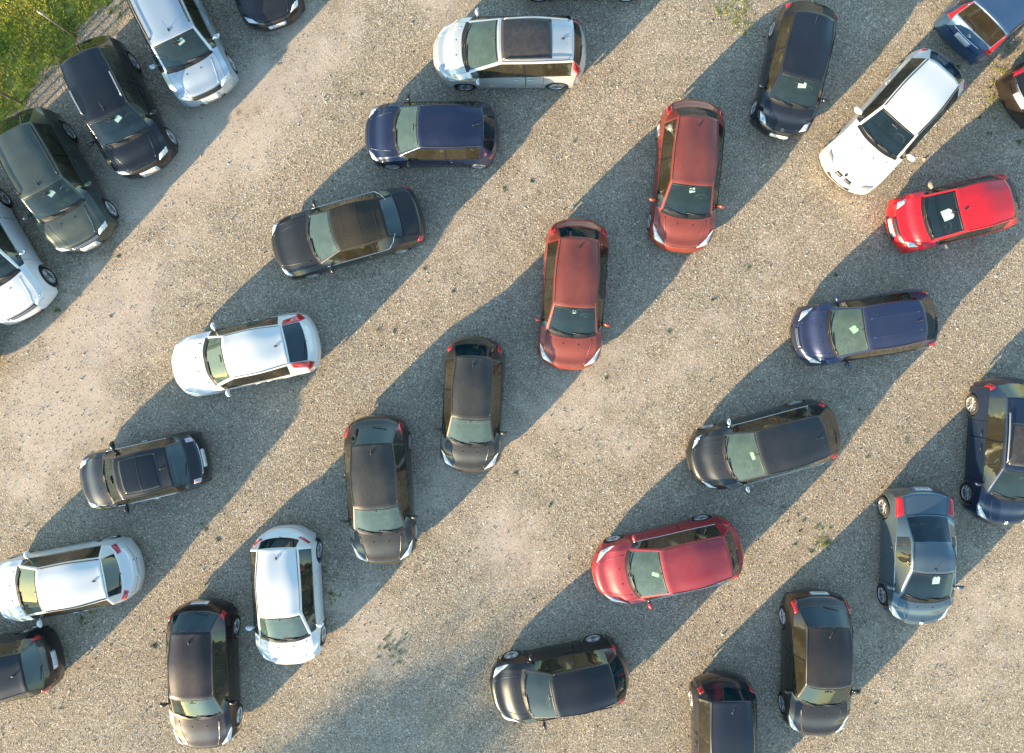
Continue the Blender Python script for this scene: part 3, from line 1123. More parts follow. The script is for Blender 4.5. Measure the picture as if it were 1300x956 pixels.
BROWN = (.20, .155, .13)
car(id=1, fplate=True, name='parked_suv', style='suv', F=(195, 220), C=(167, 178), T=(140.5, 141), B=(107, 64), hd=(.445, .895), L=4.1, W=1.82,
    label='black estate-like SUV with two short silver roof rails, second from the top left corner', col=(.006, .009, .014), dust=.10, dustc=(.09, .075, .065),
    rails='alloy', rail_u=(7.25, 8.1), rim=1, glass='glass_clear', grille='wide', hl='box', doors=4, rplate=False, antenna='front',
    card=(6.72, .45, 'white paper card behind the windscreen of the black SUV with silver rails', .20, .13, .3))
car(id=2, fplate=True, name='parked_suv', style='suv', F=(272, 128), C=(250.5, 79), T=(230, 40), hd=(.43, .90), L=4.4, W=1.84,
    label='silver blue SUV with dark roof rails cut by the top edge, between two black cars', col=(.50, .58, .66), metal=.55, dust=.08, rails='trim', rim=0,
    glass='glass', grille='wide', hl='box', card=(6.75, .35, 'white paper card behind the windscreen of the silver blue SUV', .20, .13, .2), antenna='front')
car(id=3, fplate=True, name='parked_car', style='sedan', F=(354, 34), hd=(.33, .945), L=4.6, W=1.84,
    label='black car with only its bonnet and front plate inside the top edge', col=(.012, .013, .017), dust=.06, grille='both', hl='slim', rim=1)
car(id=4, fplate=True, name='parked_suv', style='suv', F=(120, 314), C=(85, 270), T=(57.5, 236), B=(20, 162), hd=(.475, .88), L=4.3, W=1.84,
    label='dark green grey SUV with black roof rails near the left edge', col=(.050, .072, .066), metal=.5, dust=.28, dustc=(.20, .20, .15), rails='trim', rim=1,
    glass='glass', grille='wide', grille_chrome=True, hl='box', par=dict(H=1.68), card=(6.72, .35, 'white paper card behind the windscreen of the green grey SUV', .20, .13, .3), antenna='front')
car(id=5, name='parked_suv', style='suv', F=(42, 402), C=(16, 353), hd=(.50, .866), L=4.45, W=1.88,
    label='white SUV with black slotted grille at the left edge', col=(.70, .70, .70), metal=.0, dust=.05, rim=3, glass='glass', grille='wide', grille_chrome=True, hl='box', mirror='chrome', mx=.5)
car(id=6, name='parked_estate', style='wagon', F=(549.5, 69), C=(587, 66), T=(634, 62), B=(728, 58), R=(744.5, 66), W=1.84, hd=(-1, .012),
    label='silver estate car with a big dark glass roof panel', cat='car', col=(.62, .65, .66), metal=.5, dust=.08, sunroof=(7.04, 8.42, 1.78, 'glassroof'), rails='alloy',
    rail_u=(7.1, 8.9), hl='swept', rim=1, glass='glass_dusty', rglass='rear_brown', par=dict(H=1.52, bf=.50, zC=1.02), tl='tall', antenna='rear', wb=2.70, fo=.93, plate_u=(11.2, 11.75))
car(id=7, name='parked_hatchback', style='hatch', F=(463.5, 173), C=(499.5, 172), T=(532, 166), B=(613, 162), G=(629, 163), R=(634, 170), W=1.76,
    label='dark navy blue hatchback standing under the silver estate', col=(.006, .016, .06), metal=.4, dust=.18, dustc=(.11, .10, .10), hl='slim', rim=2, glass='glass_dusty',
    wb=2.55, par=dict(yg=.74, br=.30, bf=.30), antenna='rear', chrome=False, mirror='blackgloss')
car(id=8, name='parked_convertible', style='convertible', F=(348, 322), C=(393, 311), T=(425, 299), B=(487, 281), G=(507, 274), R=(536, 269), W=1.82,
    label='black convertible with brown black folding cloth roof and chrome belt line', col=(.020, .020, .019), metal=.5, dust=.16, dustc=(.13, .12, .10), chrome=True,
    hl='slim', tl='deck', rim=0, glass='glass_dusty', antenna=None, wb=2.72, seat='seat_tan', par=dict(br=.20, bf=.28))
car(id=9, name='parked_hatchback', style='hatch', F=(221, 471), C=(262, 465.5), T=(286, 456), B=(360, 434), G=(389, 430), R=(404, 430), W=1.80,
    label='white hatchback with tall red tail lamps beside the rear window', col=(.70, .70, .70), metal=.0, dust=.05, tl='tall', rim=0, glass='glass_dusty', hl='wedge',
    par=dict(bf=.42, bc=.34, zG=1.02, H=1.49, yg=.66, br=.30), mirror='paper_w', antenna='rear', channel=False)
car(id=10, rplate=True, name='parked_small_car', style='mini', F=(106, 615), C=(133, 611), T=(145.5, 606), B=(214, 593), G=(238, 585), R=(261, 580), W=1.70,
    label='small dark three door car with twin panel sunroof and chrome waist line', col=(.016, .017, .020), metal=.4, dust=.13, dustc=(.13, .12, .12), chrome=True, chrome_handle=True,
    sunroof=(7.18, 8.6, 1.62, 'blackgloss', 1), tl='round', tlm='tail_pale', hl='oval', rim=1, glass='glass', rear_bar=True, crease=False,
    par=dict(yg=.74), ms=1.15)
car(id=11, rplate=True, name='parked_hatchback', style='hatch', F=(-5, 752), C=(22, 751), T=(47.5, 746), B=(130, 731), G=(154, 727), R=(176, 719), W=1.84,
    label='white hatchback with round dark rear window, cut by the left edge', col=(.70, .70, .70), metal=.1, dust=.06, tl='slim', tl2=False, rim=0, glass='glass', channel=True,
    par=dict(yg=.66, bf=.36, br=.42, H=1.46), rear_bar=False, mirror='paper_w', antenna='rear')
car(id=12, name='parked_coupe', style='coupe', F=(371, 843), C=(361, 815), T=(349.5, 783), B=(345, 697), G=(347, 682), R=(360, 668), W=1.86,
    label='white two door coupe with dark oval rear window near the bottom left', col=(.70, .70, .70), metal=.0, dust=.04, tl='slim', rim=1, glass='glass_dusty', hl='swept',
    par=dict(H=1.44, yr=.64, yg=.62, bf=.34, br=.50), antenna='rear', mirror='paper_w')
car(id=13, rplate=True, name='parked_hatchback', style='hatch', R=(255, 763), B=(240, 804), G=(243, 776), hd=(.03, 1), L=4.35, W=1.82,
    label='black maroon hatchback with dusty brown roof and red white tail lamps ', col=(.018, .009, .010), metal=.4, dust=.20, dustc=(.13, .105, .085),
    tl='corner', rim=2, glass='glass', par=dict(yg=.74), antenna='rear')
car(id=14, rplate=True, name='parked_hatchback', style='hatch', R=(72, 835), B=(27, 844), G=(53, 837), hd=(-.975, .20), L=4.2, W=1.78,
    label='black hatchback in the bottom left corner with red tail lamps', col=(.010, .012, .016), metal=.3, dust=.15, dustc=(.10, .09, .09), tl='corner', rim=1, glass='glass',
    par=dict(H=1.5, yg=.78, br=.30))
car(id=15, name='parked_hatchback', style='hatch', F=(490, 716), C=(481, 679), T=(475.5, 644), B=(470, 564), G=(470, 541), R=(475.5, 527), W=1.86,
    label='dark grey brown hatchback with chalky roof and red tail lamps, right of the white coupe', col=(.020, .019, .018), metal=.3, dust=.32, dustc=(.155, .14, .11), hl='swept', tl='corner', rim=3,
    glass='glass_dusty', par=dict(yg=.72, H=1.46), antenna='rear', rplate=False)
car(id=16, name='parked_saloon', style='hatch', F=(596, 600), C=(597.5, 567), T=(600, 530), B=(602.5, 453), G=(603, 436), R=(604.5, 427), W=1.74,
    label='slim dark brown car at the centre of the lot with grey headlamps', col=(.022, .021, .020), metal=.3, dust=.32, dustc=(.165, .148, .115), hl='swept', tl='corner', rim=3,
    glass='glass_dusty', par=dict(yg=.70, yr=.62, H=1.46), antenna='rear', rplate=False)
car(id=17, name='parked_hatchback', style='hatch', F=(720.5, 470), C=(724.5, 428), T=(728, 388), B=(733.5, 302), G=(733.5, 287), R=(735, 278), W=1.84,
    label='copper red hatchback beside the centre, lower of the two copper ones', col=(.27, .040, .024), metal=.45, dust=.34, dustc=(.27, .145, .12), hl='swept', tl='corner', rim=3,
    glass='glass', par=dict(yg=.68, yr=.64, H=1.47), antenna='rear', rplate=False, card=(6.80, .0, 'small white card at the top of the lower copper hatchback windscreen', .10, .10, .2))
car(id=18, name='parked_hatchback', style='hatch', F=(860, 321), C=(866, 276), T=(874.5, 232), B=(883.5, 147), G=(882.5, 136), R=(883, 128), W=1.84, hd=(-.10, .995),
    label='copper red hatchback in the upper middle, upper of the two copper ones', col=(.26, .038, .024), metal=.45, dust=.36, dustc=(.26, .14, .115), hl='swept', tl='corner', rim=3,
    glass='glass', par=dict(yg=.68, yr=.64, H=1.47), antenna='rear', rplate=False, card=(6.80, .05, 'white card with a notch at the top of the upper copper hatchback windscreen', .16, .14, .3))
car(id=19, fplate=True, name='parked_hatchback', style='small', F=(987, 175), C=(1000, 136), T=(1016, 95), B=(1037, 17), hd=(-.225, .975), L=3.95, W=1.70,
    label='dark navy small hatchback with pale oval headlamps near the top right', col=(.010, .014, .024), metal=.4, dust=.14, dustc=(.10, .095, .095), hl='oval', tl='corner', rim=1,
    glass='glass', badge=(3.15, 'round'), card=(6.72, .25, 'white paper card behind the windscreen of the navy small hatchback', .22, .15, .2), antenna='rear', grille='both', bumper_strip=False)
car(id=20, fplate=True, name='parked_estate', style='wagon', F=(1063, 231), C=(1112.5, 186), T=(1145, 154), B=(1198, 87), hd=(-.665, .745), L=4.6, W=1.86,
    label='white estate car with black roof channels and split kidney grille', col=(.70, .70, .70), metal=.0, dust=.03, hl='slim', hlm='lamp_grey', tl='corner', rim=0, glass='glass_clear', grille='kidney',
    channel=True, badge=(3.25, 'round'), rails=None, par=dict(bf=.34, zN=.72, H=1.47), mirror='paper_w', antenna=None, ms=1.2)
car(id=21, rplate=True, name='parked_van', style='van', R=(1215, 55.5), B=(1259, 20), hd=(.707, -.707), L=4.2, W=1.82,
    label='blue box-shaped passenger van in the top right corner seen from behind', cat='van', col=(.035, .095, .20), metal=.45, dust=.20, dustc=(.16, .15, .17), tl='tall', tl2=True,
    rglass='rear_brown', badge=(10.6, 'chevron'), rim=1, glass='glass', plate_u=(11.12, 11.5), antenna=None, par=dict(zG=1.15, zD=.95), rear_bar=True)
car(id=22, rplate=True, name='parked_saloon', style='sedan', R=(1286, 133), hd=(.86, -.51), L=4.7, W=1.84,
    label='black car cut by the right edge with chrome strips on its rear bumper', col=(.018, .013, .011), metal=.3, dust=.10, dustc=(.12, .09, .07), tl='corner', rim=1, glass='glass',
    bumper_strip=False, rear_bar=True, chrome=True, plate_u=(11.1, 11.5))
car(id=23, fplate=True, name='parked_small_car', style='small', F=(1129, 290), C=(1172, 275), T=(1221, 264.5), B=(1285, 249), hd=(-.972, .235), L=3.60, W=1.66,
    label='bright red small car with a white card behind its windscreen', col=(.66, .010, .018), metal=.05, dust=.10, dustc=(.30, .06, .08), hl='oval', tl='corner', rim=1, glass='glass_clear',
    grille='both', mirror='seat_tan', card=(6.62, .1, 'white notched paper card behind the windscreen of the bright red small car', .30, .26, .15), antenna='front', par=dict(yr=.74, bf=.30),
    wb=2.35)
car(id=24, name='parked_people_carrier', style='mpv', F=(1005.5, 430), C=(1051, 425), T=(1102, 414), B=(1174, 399), R=(1185, 402), W=1.78,
    label='dusty blue people carrier with ridged roof, below the bright red small car', col=(.022, .034, .095), metal=.45, dust=.20, dustc=(.14, .14, .16), hl='wide', tl='corner', rim=1,
    glass='glass_dusty', grille='both', grille_chrome=True, roof_ridges=True, rails=None, card=(6.66, -.1, 'white paper card behind the windscreen of the dusty blue people carrier', .20, .18, .5),
    par=dict(H=1.52, yr=.68), seat='seat')
car(id=25, name='parked_people_carrier', style='mpv', F=(873.5, 590), C=(919, 583), T=(967, 571), B=(1048, 547), G=(1060, 542), R=(1062, 540), W=1.82,
    label='dark slate grey people carrier in the middle right', col=(.016, .020, .026), metal=.35, dust=.22, dustc=(.145, .135, .115), hl='slim', tl='corner', rim=1, glass='glass_dusty',
    chrome=True, mirror='chrome', par=dict(H=1.58, bf=.50, bc=.34), card=(6.74, .05, 'two-piece white card behind the windscreen of the slate grey people carrier', .22, .10, .1))
car(id=26, name='parked_people_carrier', style='mpv', F=(752.5, 732), C=(796.5, 729), T=(843, 718), B=(924, 696), G=(935, 692), R=(940, 690), W=1.82,
    label='crimson red people carrier in the lower middle', col=(.36, .020, .035), metal=.35, dust=.36, dustc=(.36, .13, .13), hl='swept', tl='corner', rim=1, glass='glass_dusty', chrome=True,
    par=dict(H=1.58, bf=.52, bc=.36), antenna=None, card=(6.72, .05, 'white paper card behind the windscreen of the crimson people carrier', .20, .12, 1.2))
car(id=27, name='parked_hatchback', style='hatch', F=(623, 879), C=(664, 883), T=(705, 885), B=(779, 868), R=(797, 848), hd=(-.980, .198), W=1.82, L=4.2,
    label='black hatchback at the bottom middle with dark multi spoke wheels', col=(.008, .008, .010), metal=.2, dust=.08, dustc=(.09, .085, .085), hl='wedge', tl='corner', rim=3,
    glass='glass', rim_dark=True, par=dict(H=1.5), antenna=None)
car(id=28, rplate=True, name='parked_hatchback', style='hatch', R=(1038, 751), B=(1049, 797), G=(1047, 769), hd=(-.01, 1), L=4.25, W=1.82,
    label='dark brown hatchback with blue rear window, lower left of the steel blue saloon', col=(.022, .016, .014), metal=.3, dust=.20, dustc=(.14, .12, .095), tl='corner', rim=1,
    glass='glass', par=dict(H=1.5, yg=.76, br=.24, yr=.70), antenna='rear')
car(id=29, rplate=True, name='parked_saloon', style='sedan', F=(1162, 792), C=(1171, 765), T=(1178, 726), B=(1178, 690), G=(1175, 653), R=(1167, 618), W=1.84,
    label='steel blue saloon coupe with long boot lid at the lower right', col=(.10, .15, .19), metal=.6, dust=.08, dustc=(.20, .21, .22), hl='wedge', tl='normal', rim=1, glass='glass_clear',
    chrome=True, doors=2, par=dict(bf=.40, H=1.44, zC=.96, zN=.70, zD=.96), sw_end=9.3, antenna='front', card=(6.72, .30, 'pale framed card behind the windscreen of the steel blue saloon', .20, .26, .1),
    wb=2.60, badge=(3.1, 'chevron'))
car(id=30, name='parked_estate', style='wagon', F=(1267, 666), C=(1284, 636), T=(1302, 597), B=(1306, 506), hd=(-.055, .998), L=4.35, W=1.80,
    label='dark blue estate car with pale roof rails cut by the right edge', col=(.010, .024, .062), metal=.4, dust=.12, dustc=(.13, .13, .14), rails='alloy', rail_u=(7.15, 8.6),
    sunroof=(7.1, 8.3, 1.6, 'glassroof'), hl='wedge', tl='corner', rim=2, glass='glass', wb=2.62, fo=.86, par=dict(H=1.54, zN=.74), seat='seat_tan', badge=(3.1, 'chevron'),
    card=(6.72, .6, 'pale framed card behind the windscreen of the dark blue estate', .18, .24, .1))
car(id=31, name='parked_hatchback', style='hatch', R=(918, 857), hd=(.02, 1), L=4.2, W=1.78,
    label='dark blue black car showing only its tail at the bottom edge', col=(.016, .020, .030), metal=.3, dust=.12, dustc=(.12, .10, .10), tl='corner', rim=1, glass='glass')
car(id=32, name='parked_suv', style='suv', F=(-33, 492), hd=(.49, .87), L=4.4, W=1.84,
    label='dark car almost wholly outside the left edge with one wheel in view', col=(.015, .016, .018), metal=.3, dust=.2, rim=1)
car(id=33, name='parked_hatchback', style='hatch', F=(648, -45), hd=(-1, .0), L=4.3, W=1.80,
    label='dark car almost wholly above the top edge with one wheel in view', col=(.012, .014, .020), metal=.3, dust=.2, rim=1)
M['wire'] = pbr('green_fence_wire', (.10, .12, .09), .6, .2)
M['paper_w'] = pbr('white_paint_plain', (.80, .81, .82), .3, coat=.6, noise=.02)


# ------------------------------------------------------------------ ground
BARE = ((330, 130, 60, 190, .75), (110, 430, 60, 150, .8), (560, 620, 50, 170, .45), (900, 420, 45, 190, .3), (600, 280, 40, 130, .35), (760, 480, 50, 120, .45), (1160, 740, 50, 120, .35), (300, 150, 75, 130, 1), (190, 220, 70, 60, 1.), (150, 400, 70, 60, .9), (80, 520, 90, 75, 1.), (390, 60, 60, 40, .9), (30, 620, 60, 30, .6), (1060, 250, 60, 40, .25),
                             (640, 690, 90, 60, .55), (470, 800, 90, 50, .5), (1240, 800, 130, 90, .4), (760, 520, 120, 60, .35), (620, 330, 80, 60, .3), (560, 10, 90, 30, .5), (840, 60, 60, 40, .35))


def ground_material():
    m, t, out = new_mat('gravel_ground')
    b = t.nodes.new('ShaderNodeBsdfPrincipled')
    b.inputs['Roughness'].default_value = .95
    b.inputs['Specular IOR Level'].default_value = .2
    tc = t.nodes.new('ShaderNodeTexCoord')
    P = tc.outputs['Object']
    big = nd(t, 'ShaderNodeTexNoise', Scale=.16, Detail=5.0, Roughness=.6)
    mid = nd(t, 'ShaderNodeTexNoise', Scale=1.1, Detail=6.0, Roughness=.65)
    warp = nd(t, 'ShaderNodeTexNoise', Scale=18.0, Detail=2.0)
    fine = nd(t, 'ShaderNodeTexNoise', Scale=70.0, Detail=5.0, Roughness=.75)
    for n in (big, mid, warp, fine):
        t.links.new(P, n.inputs['Vector'])
    v1 = nd(t, 'ShaderNodeTexVoronoi', Scale=35.0, Randomness=1.0)
    v2 = nd(t, 'ShaderNodeTexVoronoi', Scale=72.0, Randomness=1.0)
    va = t.nodes.new('ShaderNodeVectorMath'); va.operation = 'SCALE'; va.inputs['Scale'].default_value = .03
    t.links.new(warp.outputs['Color'], va.inputs[0])
    vb = t.nodes.new('ShaderNodeVectorMath'); vb.operation = 'ADD'
    t.links.new(P, vb.inputs[0]); t.links.new(va.outputs[0], vb.inputs[1])
    t.links.new(vb.outputs[0], v1.inputs['Vector'])
    t.links.new(vb.outputs[0], v2.inputs['Vector'])
    s1 = t.nodes.new('ShaderNodeSeparateColor'); t.links.new(v1.outputs['Color'], s1.inputs[0])
    s2 = t.nodes.new('ShaderNodeSeparateColor'); t.links.new(v2.outputs['Color'], s2.inputs[0])
    stones = ramp(t, s1.outputs[0], [(0, (.13, .105, .08)), (.18, (.25, .20, .148)), (.45, (.39, .315, .23)), (.72, (.50, .41, .30)), (.92, (.66, .58, .465)), (1, (.80, .76, .67))])
    grit = ramp(t, s2.outputs[1], [(0, (.14, .118, .09)), (.4, (.33, .275, .21)), (.8, (.47, .39, .295)), (1, (.64, .59, .50))])
    pick = ramp(t, s1.outputs[2], [(.45, 0.), (.55, 1.)])
    base = mixc(t, pick, stones, grit)
    # compacted pale dusty stretches with fewer stones, soft edged
    dirt = ramp(t, fine.outputs['Fac'], [(.25, (.50, .405, .32)), (.75, (.70, .575, .475))])
    ba = t.nodes.new('ShaderNodeAttribute'); ba.attribute_name = 'bare'
    blobs = ba.outputs['Fac']
    bl = math_n(t, 'ADD', blobs, math_n(t, 'MULTIPLY', math_n(t, 'SUBTRACT', mid.outputs['Fac'], .5), 1.1))
    bl = math_n(t, 'ADD', bl, math_n(t, 'MULTIPLY', math_n(t, 'SUBTRACT', big.outputs['Fac'], .55), .8))
    bl = ramp(t, bl, [(.10, 0.), (.65, .9)])
    cov = math_n(t, 'MULTIPLY', bl, ramp(t, s2.outputs[0], [(.15, .55), (.6, 1.)]))
    c = mixc(t, cov, base, dirt)
    # broad tone changes
    tone = ramp(t, big.outputs['Fac'], [(.3, (.92, .92, .92)), (.7, (1.08, 1.03, .98))])
    c = mixc(t, 1.0, c, tone, 'MULTIPLY')
    # sparse brown and mossy stains
    n3 = nd(t, 'ShaderNodeTexNoise', Scale=.9, Detail=7.0, Roughness=.7)
    mp = t.nodes.new('ShaderNodeMapping'); mp.inputs['Location'].default_value = (13, 7, 2)
    t.links.new(P, mp.inputs[0]); t.links.new(mp.outputs[0], n3.inputs['Vector'])
    st = math_n(t, 'MULTIPLY', ramp(t, n3.outputs['Fac'], [(.56, 0.), (.70, .6)]), ramp(t, s2.outputs[0], [(.2, 0.), (.6, 1.)]))
    c = mixc(t, st, c, (.27, .19, .105))
    mt = ramp(t, mid.outputs['Fac'], [(.28, .88), (.5, 1.0), (.72, 1.12)])
    c = mixc(t, 1.0, c, mt, 'MULTIPLY')
    t.links.new(c, b.inputs['Base Color'])
    # relief
    h1 = math_n(t, 'SUBTRACT', 1.0, math_n(t, 'MULTIPLY', v1.outputs['Distance'], 1.1), True)
    h2 = math_n(t, 'MULTIPLY', math_n(t, 'SUBTRACT', 1.0, v2.outputs['Distance'], True), .45)
    h = math_n(t, 'ADD', math_n(t, 'ADD', h1, h2), math_n(t, 'MULTIPLY', fine.outputs['Fac'], .35))
    h = math_n(t, 'ADD', h, math_n(t, 'MULTIPLY', s1.outputs[1], .5))
    bp = nd(t, 'ShaderNodeBump', Strength=.9, Distance=.012)
    t.links.new(math_n(t, 'SUBTRACT', .75, math_n(t, 'MULTIPLY', bl, .5)), bp.inputs['Strength'])
    t.links.new(h, bp.inputs['Height'])
    t.links.new(bp.outputs[0], b.inputs['Normal'])
    t.links.new(b.outputs[0], out.inputs[0])
    return m


# fence line: two post feet read from the photograph
FA, FB = world(96, 47), world(27, 131)
fd = (FA - FB) / np.linalg.norm(FA - FB)
fn = np.array([-fd[1], fd[0]])            # towards the grass (up and left)
if fn[0] > 0: fn = -fn

GM = ground_material()
xs_ = np.concatenate([[-400, -120, -45, -28], np.linspace(-20, 20, 201), [28, 45, 120, 400]])
ys_ = np.concatenate([[-400, -120, -45, -28], np.linspace(-18, 16, 171), [24, 45, 120, 400]])
GX, GY = np.meshgrid(xs_, ys_, indexing='ij')
gp = np.column_stack([GX.ravel(), GY.ravel()])
bare = np.zeros(len(gp))
for (px, py, rx, ry, k) in BARE:
    c = world(px, py)
    q = gp - c
    ca, sa = math.cos(.75), math.sin(.75)
    qa = (q[:, 0] * ca + q[:, 1] * sa) / (ry / PXM * 1.3)
    qb = (-q[:, 0] * sa + q[:, 1] * ca) / (rx / PXM)
    bare = np.maximum(bare, np.clip(1.25 - np.hypot(qa, qb), 0, 1) * k)
ny_ = len(ys_)
ii, jj = np.meshgrid(np.arange(len(xs_) - 1), np.arange(ny_ - 1), indexing='ij')
b0 = (ii * ny_ + jj).ravel()
gf = np.column_stack([b0, b0 + ny_, b0 + ny_ + 1, b0 + 1])


def vary_mat(name, stops, rough=.9, attr='tone', translucent=0.0):
    m, t, out = new_mat(name)
    b = t.nodes.new('ShaderNodeBsdfPrincipled')
    b.inputs['Roughness'].default_value = rough
    b.inputs['Specular IOR Level'].default_value = .2
    a = t.nodes.new('ShaderNodeAttribute'); a.attribute_name = attr
    c = ramp(t, a.outputs['Fac'], stops)
    tc = t.nodes.new('ShaderNodeTexCoord')
    nz = nd(t, 'ShaderNodeTexNoise', Scale=1.4, Detail=4.0)
    t.links.new(tc.outputs['Object'], nz.inputs['Vector'])
    k = ramp(t, nz.outputs['Fac'], [(.3, .75), (.7, 1.2)])
    c = mixc(t, 1.0, c, k, 'MULTIPLY')
    t.links.new(c, b.inputs['Base Color'])
    t.links.new(b.outputs[0], out.inputs[0])
    return m


def big_mesh(name, V, F, tone, mat, smooth=False):
    """V (n,3), F (m,k) arrays; tone per vertex"""
    me = bpy.data.meshes.new(name)
    n, (m, k) = len(V), F.shape
    me.vertices.add(n); me.loops.add(m * k); me.polygons.add(m)
    me.vertices.foreach_set('co', V.astype(np.float32).ravel())
    me.loops.foreach_set('vertex_index', F.astype(np.int32).ravel())
    me.polygons.foreach_set('loop_start', np.arange(0, m * k, k, dtype=np.int32))
    me.polygons.foreach_set('loop_total', np.full(m, k, dtype=np.int32))
    me.polygons.foreach_set('use_smooth', np.full(m, smooth))
    me.update(calc_edges=True)
    at = me.attributes.new('tone', 'FLOAT', 'POINT')
    at.data.foreach_set('value', tone.astype(np.float32))
    me.materials.append(mat)
    o = bpy.data.objects.new(name, me)
    COL.objects.link(o)
    return o


go = big_mesh('ground', np.column_stack([gp, np.zeros(len(gp))]), gf, bare, GM)
go.data.attributes['tone'].name = 'bare'
go['kind'] = 'structure'


# loose stones lying on the ground (real relief, one mass)
def stones(n, ext, size, name, seed):
    rg = np.random.default_rng(seed)
    c = np.column_stack([rg.uniform(ext[0], ext[1], n), rg.uniform(ext[2], ext[3], n)])
    side = (c - FA) @ fn
    c = c[side < -0.1 + rg.normal(0, .15, len(c))]
    n = len(c)
    octa = np.array([(1, 0, 0), (0, 1, 0), (-1, 0, 0), (0, -1, 0), (0, 0, 1.)])
    F0 = np.array([(0, 1, 4), (1, 2, 4), (2, 3, 4), (3, 0, 4)])
    s = size * np.exp(rg.normal(0, .35, n))
    V = np.repeat(octa[None], n, 0) * (1 + rg.uniform(-.35, .35, (n, 5, 1)))
    V[..., 2] *= rg.uniform(.45, .95, (n, 1))
    a = rg.uniform(0, 6.28, n)
    x = V[..., 0] * np.cos(a)[:, None] - V[..., 1] * np.sin(a)[:, None]
    y = V[..., 0] * np.sin(a)[:, None] + V[..., 1] * np.cos(a)[:, None]
    off = rg.uniform(-.4, .4, (n, 2))
    x[:, 4] += off[:, 0]; y[:, 4] += off[:, 1]
    P = np.stack([x * s[:, None] + c[:, :1], y * s[:, None] * .8 + c[:, 1:2], V[..., 2] * s[:, None] - .002], -1)
    F = (F0[None] + 5 * np.arange(n)[:, None, None]).reshape(-1, 3)
    tone = np.repeat(rg.uniform(0, 1, n), 5)
    mat = vary_mat('loose_stone', [(0, (.11, .10, .09)), (.3, (.31, .27, .21)), (.65, (.46, .39, .30)), (.9, (.58, .53, .45)), (1, (.76, .73, .67))])
    o = big_mesh(name, P.reshape(-1, 3), F, tone, mat)
    o['kind'] = 'stuff'
    return o


stones(120000, (-16.5, 16.5, -13.5, 11.5), .0145, 'gravel_stones', 3)


# grass
def blades(centres, h, wd, tone, lean, name, mat, seed):
    rg = np.random.default_rng(seed)
    n = len(centres)
    a = rg.uniform(0, 6.28, n); l = rg.uniform(0, 1, n) * lean * h
    la = rg.uniform(0, 6.28, n)
    dx, dy = np.cos(a) * wd / 2, np.sin(a) * wd / 2
    tx, ty = np.cos(la) * l, np.sin(la) * l
    z0 = np.zeros(n)
    c = centres
    V = np.stack([np.stack([c[:, 0] - dx, c[:, 1] - dy, z0], -1), np.stack([c[:, 0] + dx, c[:, 1] + dy, z0], -1),
                  np.stack([c[:, 0] + dx * .8 + tx * .4, c[:, 1] + dy * .8 + ty * .4, h * .6], -1), np.stack([c[:, 0] - dx * .8 + tx * .4, c[:, 1] - dy * .8 + ty * .4, h * .6], -1),
                  np.stack([c[:, 0] + tx, c[:, 1] + ty, h * (1 - .3 * l / h)], -1)], 1)
    b = 5 * np.arange(n)[:, None]
    F = np.concatenate([np.array([[0, 1, 2]]) + b, np.array([[0, 2, 3]]) + b, np.array([[3, 2, 4]]) + b])
    o = big_mesh(name, V.reshape(-1, 3), F, np.repeat(tone, 5), mat)
    o['kind'] = 'stuff'
    return o


GRASS = vary_mat('grass_blades', [(0, (.08, .14, .02)), (.35, (.19, .28, .028)), (.7, (.40, .40, .04)), (1, (.68, .58, .15))], .7)
rg = np.random.default_rng(5)
nb = 150000
u = rg.uniform(-7.0, 8.0, nb); v = np.abs(rg.normal(0, 1, nb)) * 0 + rg.uniform(-.35, 7.0, nb)
pos = FA + u[:, None] * fd + v[:, None] * fn


def vnoise(p, s, seed):
    r = np.random.default_rng(seed); g = r.uniform(0, 1, (64, 64))
    q = p * s; i = np.floor(q).astype(int); f = q - i; f = f * f * (3 - 2 * f)
    g00 = g[i[:, 0] % 64, i[:, 1] % 64]; g10 = g[(i[:, 0] + 1) % 64, i[:, 1] % 64]
    g01 = g[i[:, 0] % 64, (i[:, 1] + 1) % 64]; g11 = g[(i[:, 0] + 1) % 64, (i[:, 1] + 1) % 64]
    return (g00 * (1 - f[:, 0]) + g10 * f[:, 0]) * (1 - f[:, 1]) + (g01 * (1 - f[:, 0]) + g11 * f[:, 0]) * f[:, 1]


dens = vnoise(pos, 2.2, 1) * .6 + vnoise(pos, 6.0, 2) * .4
keep = rg.uniform(0, 1, nb) < np.clip((v + .25) * 1.6 * (dens + .25), 0.0, 1) * np.clip(dens * 2.4, .35, 1)
pos, v2_, d2 = pos[keep], v[keep], dens[keep]
tone = np.clip(rg.normal(.38, .17, len(pos)) + (vnoise(pos, .9, 4) - .45) * .9, 0, 1)
blades(pos, .05 + .10 * rg.uniform(0, 1, len(pos)) * (d2 + .4), np.full(len(pos), .015), tone, .9, 'grass', GRASS, 6)
# soil under the grass
SM = pbr('grass_soil', (.17, .22, .04), .95, noise=.5, scale=5)
edge = [FA + s * fd + (.0 + .12 * math.sin(s * 3.1) + .08 * math.sin(s * 7.7)) * fn for s in np.linspace(-9, 12, 80)]
far = [FA + 12 * fd + 14 * fn, FA - 9 * fd + 14 * fn]
poly = [(p[0], p[1], .004) for p in edge] + [(p[0], p[1], .004) for p in far]
mesh_obj('grass_verge', poly, [tuple(range(len(poly)))], SM, smooth=False)['kind'] = 'structure'

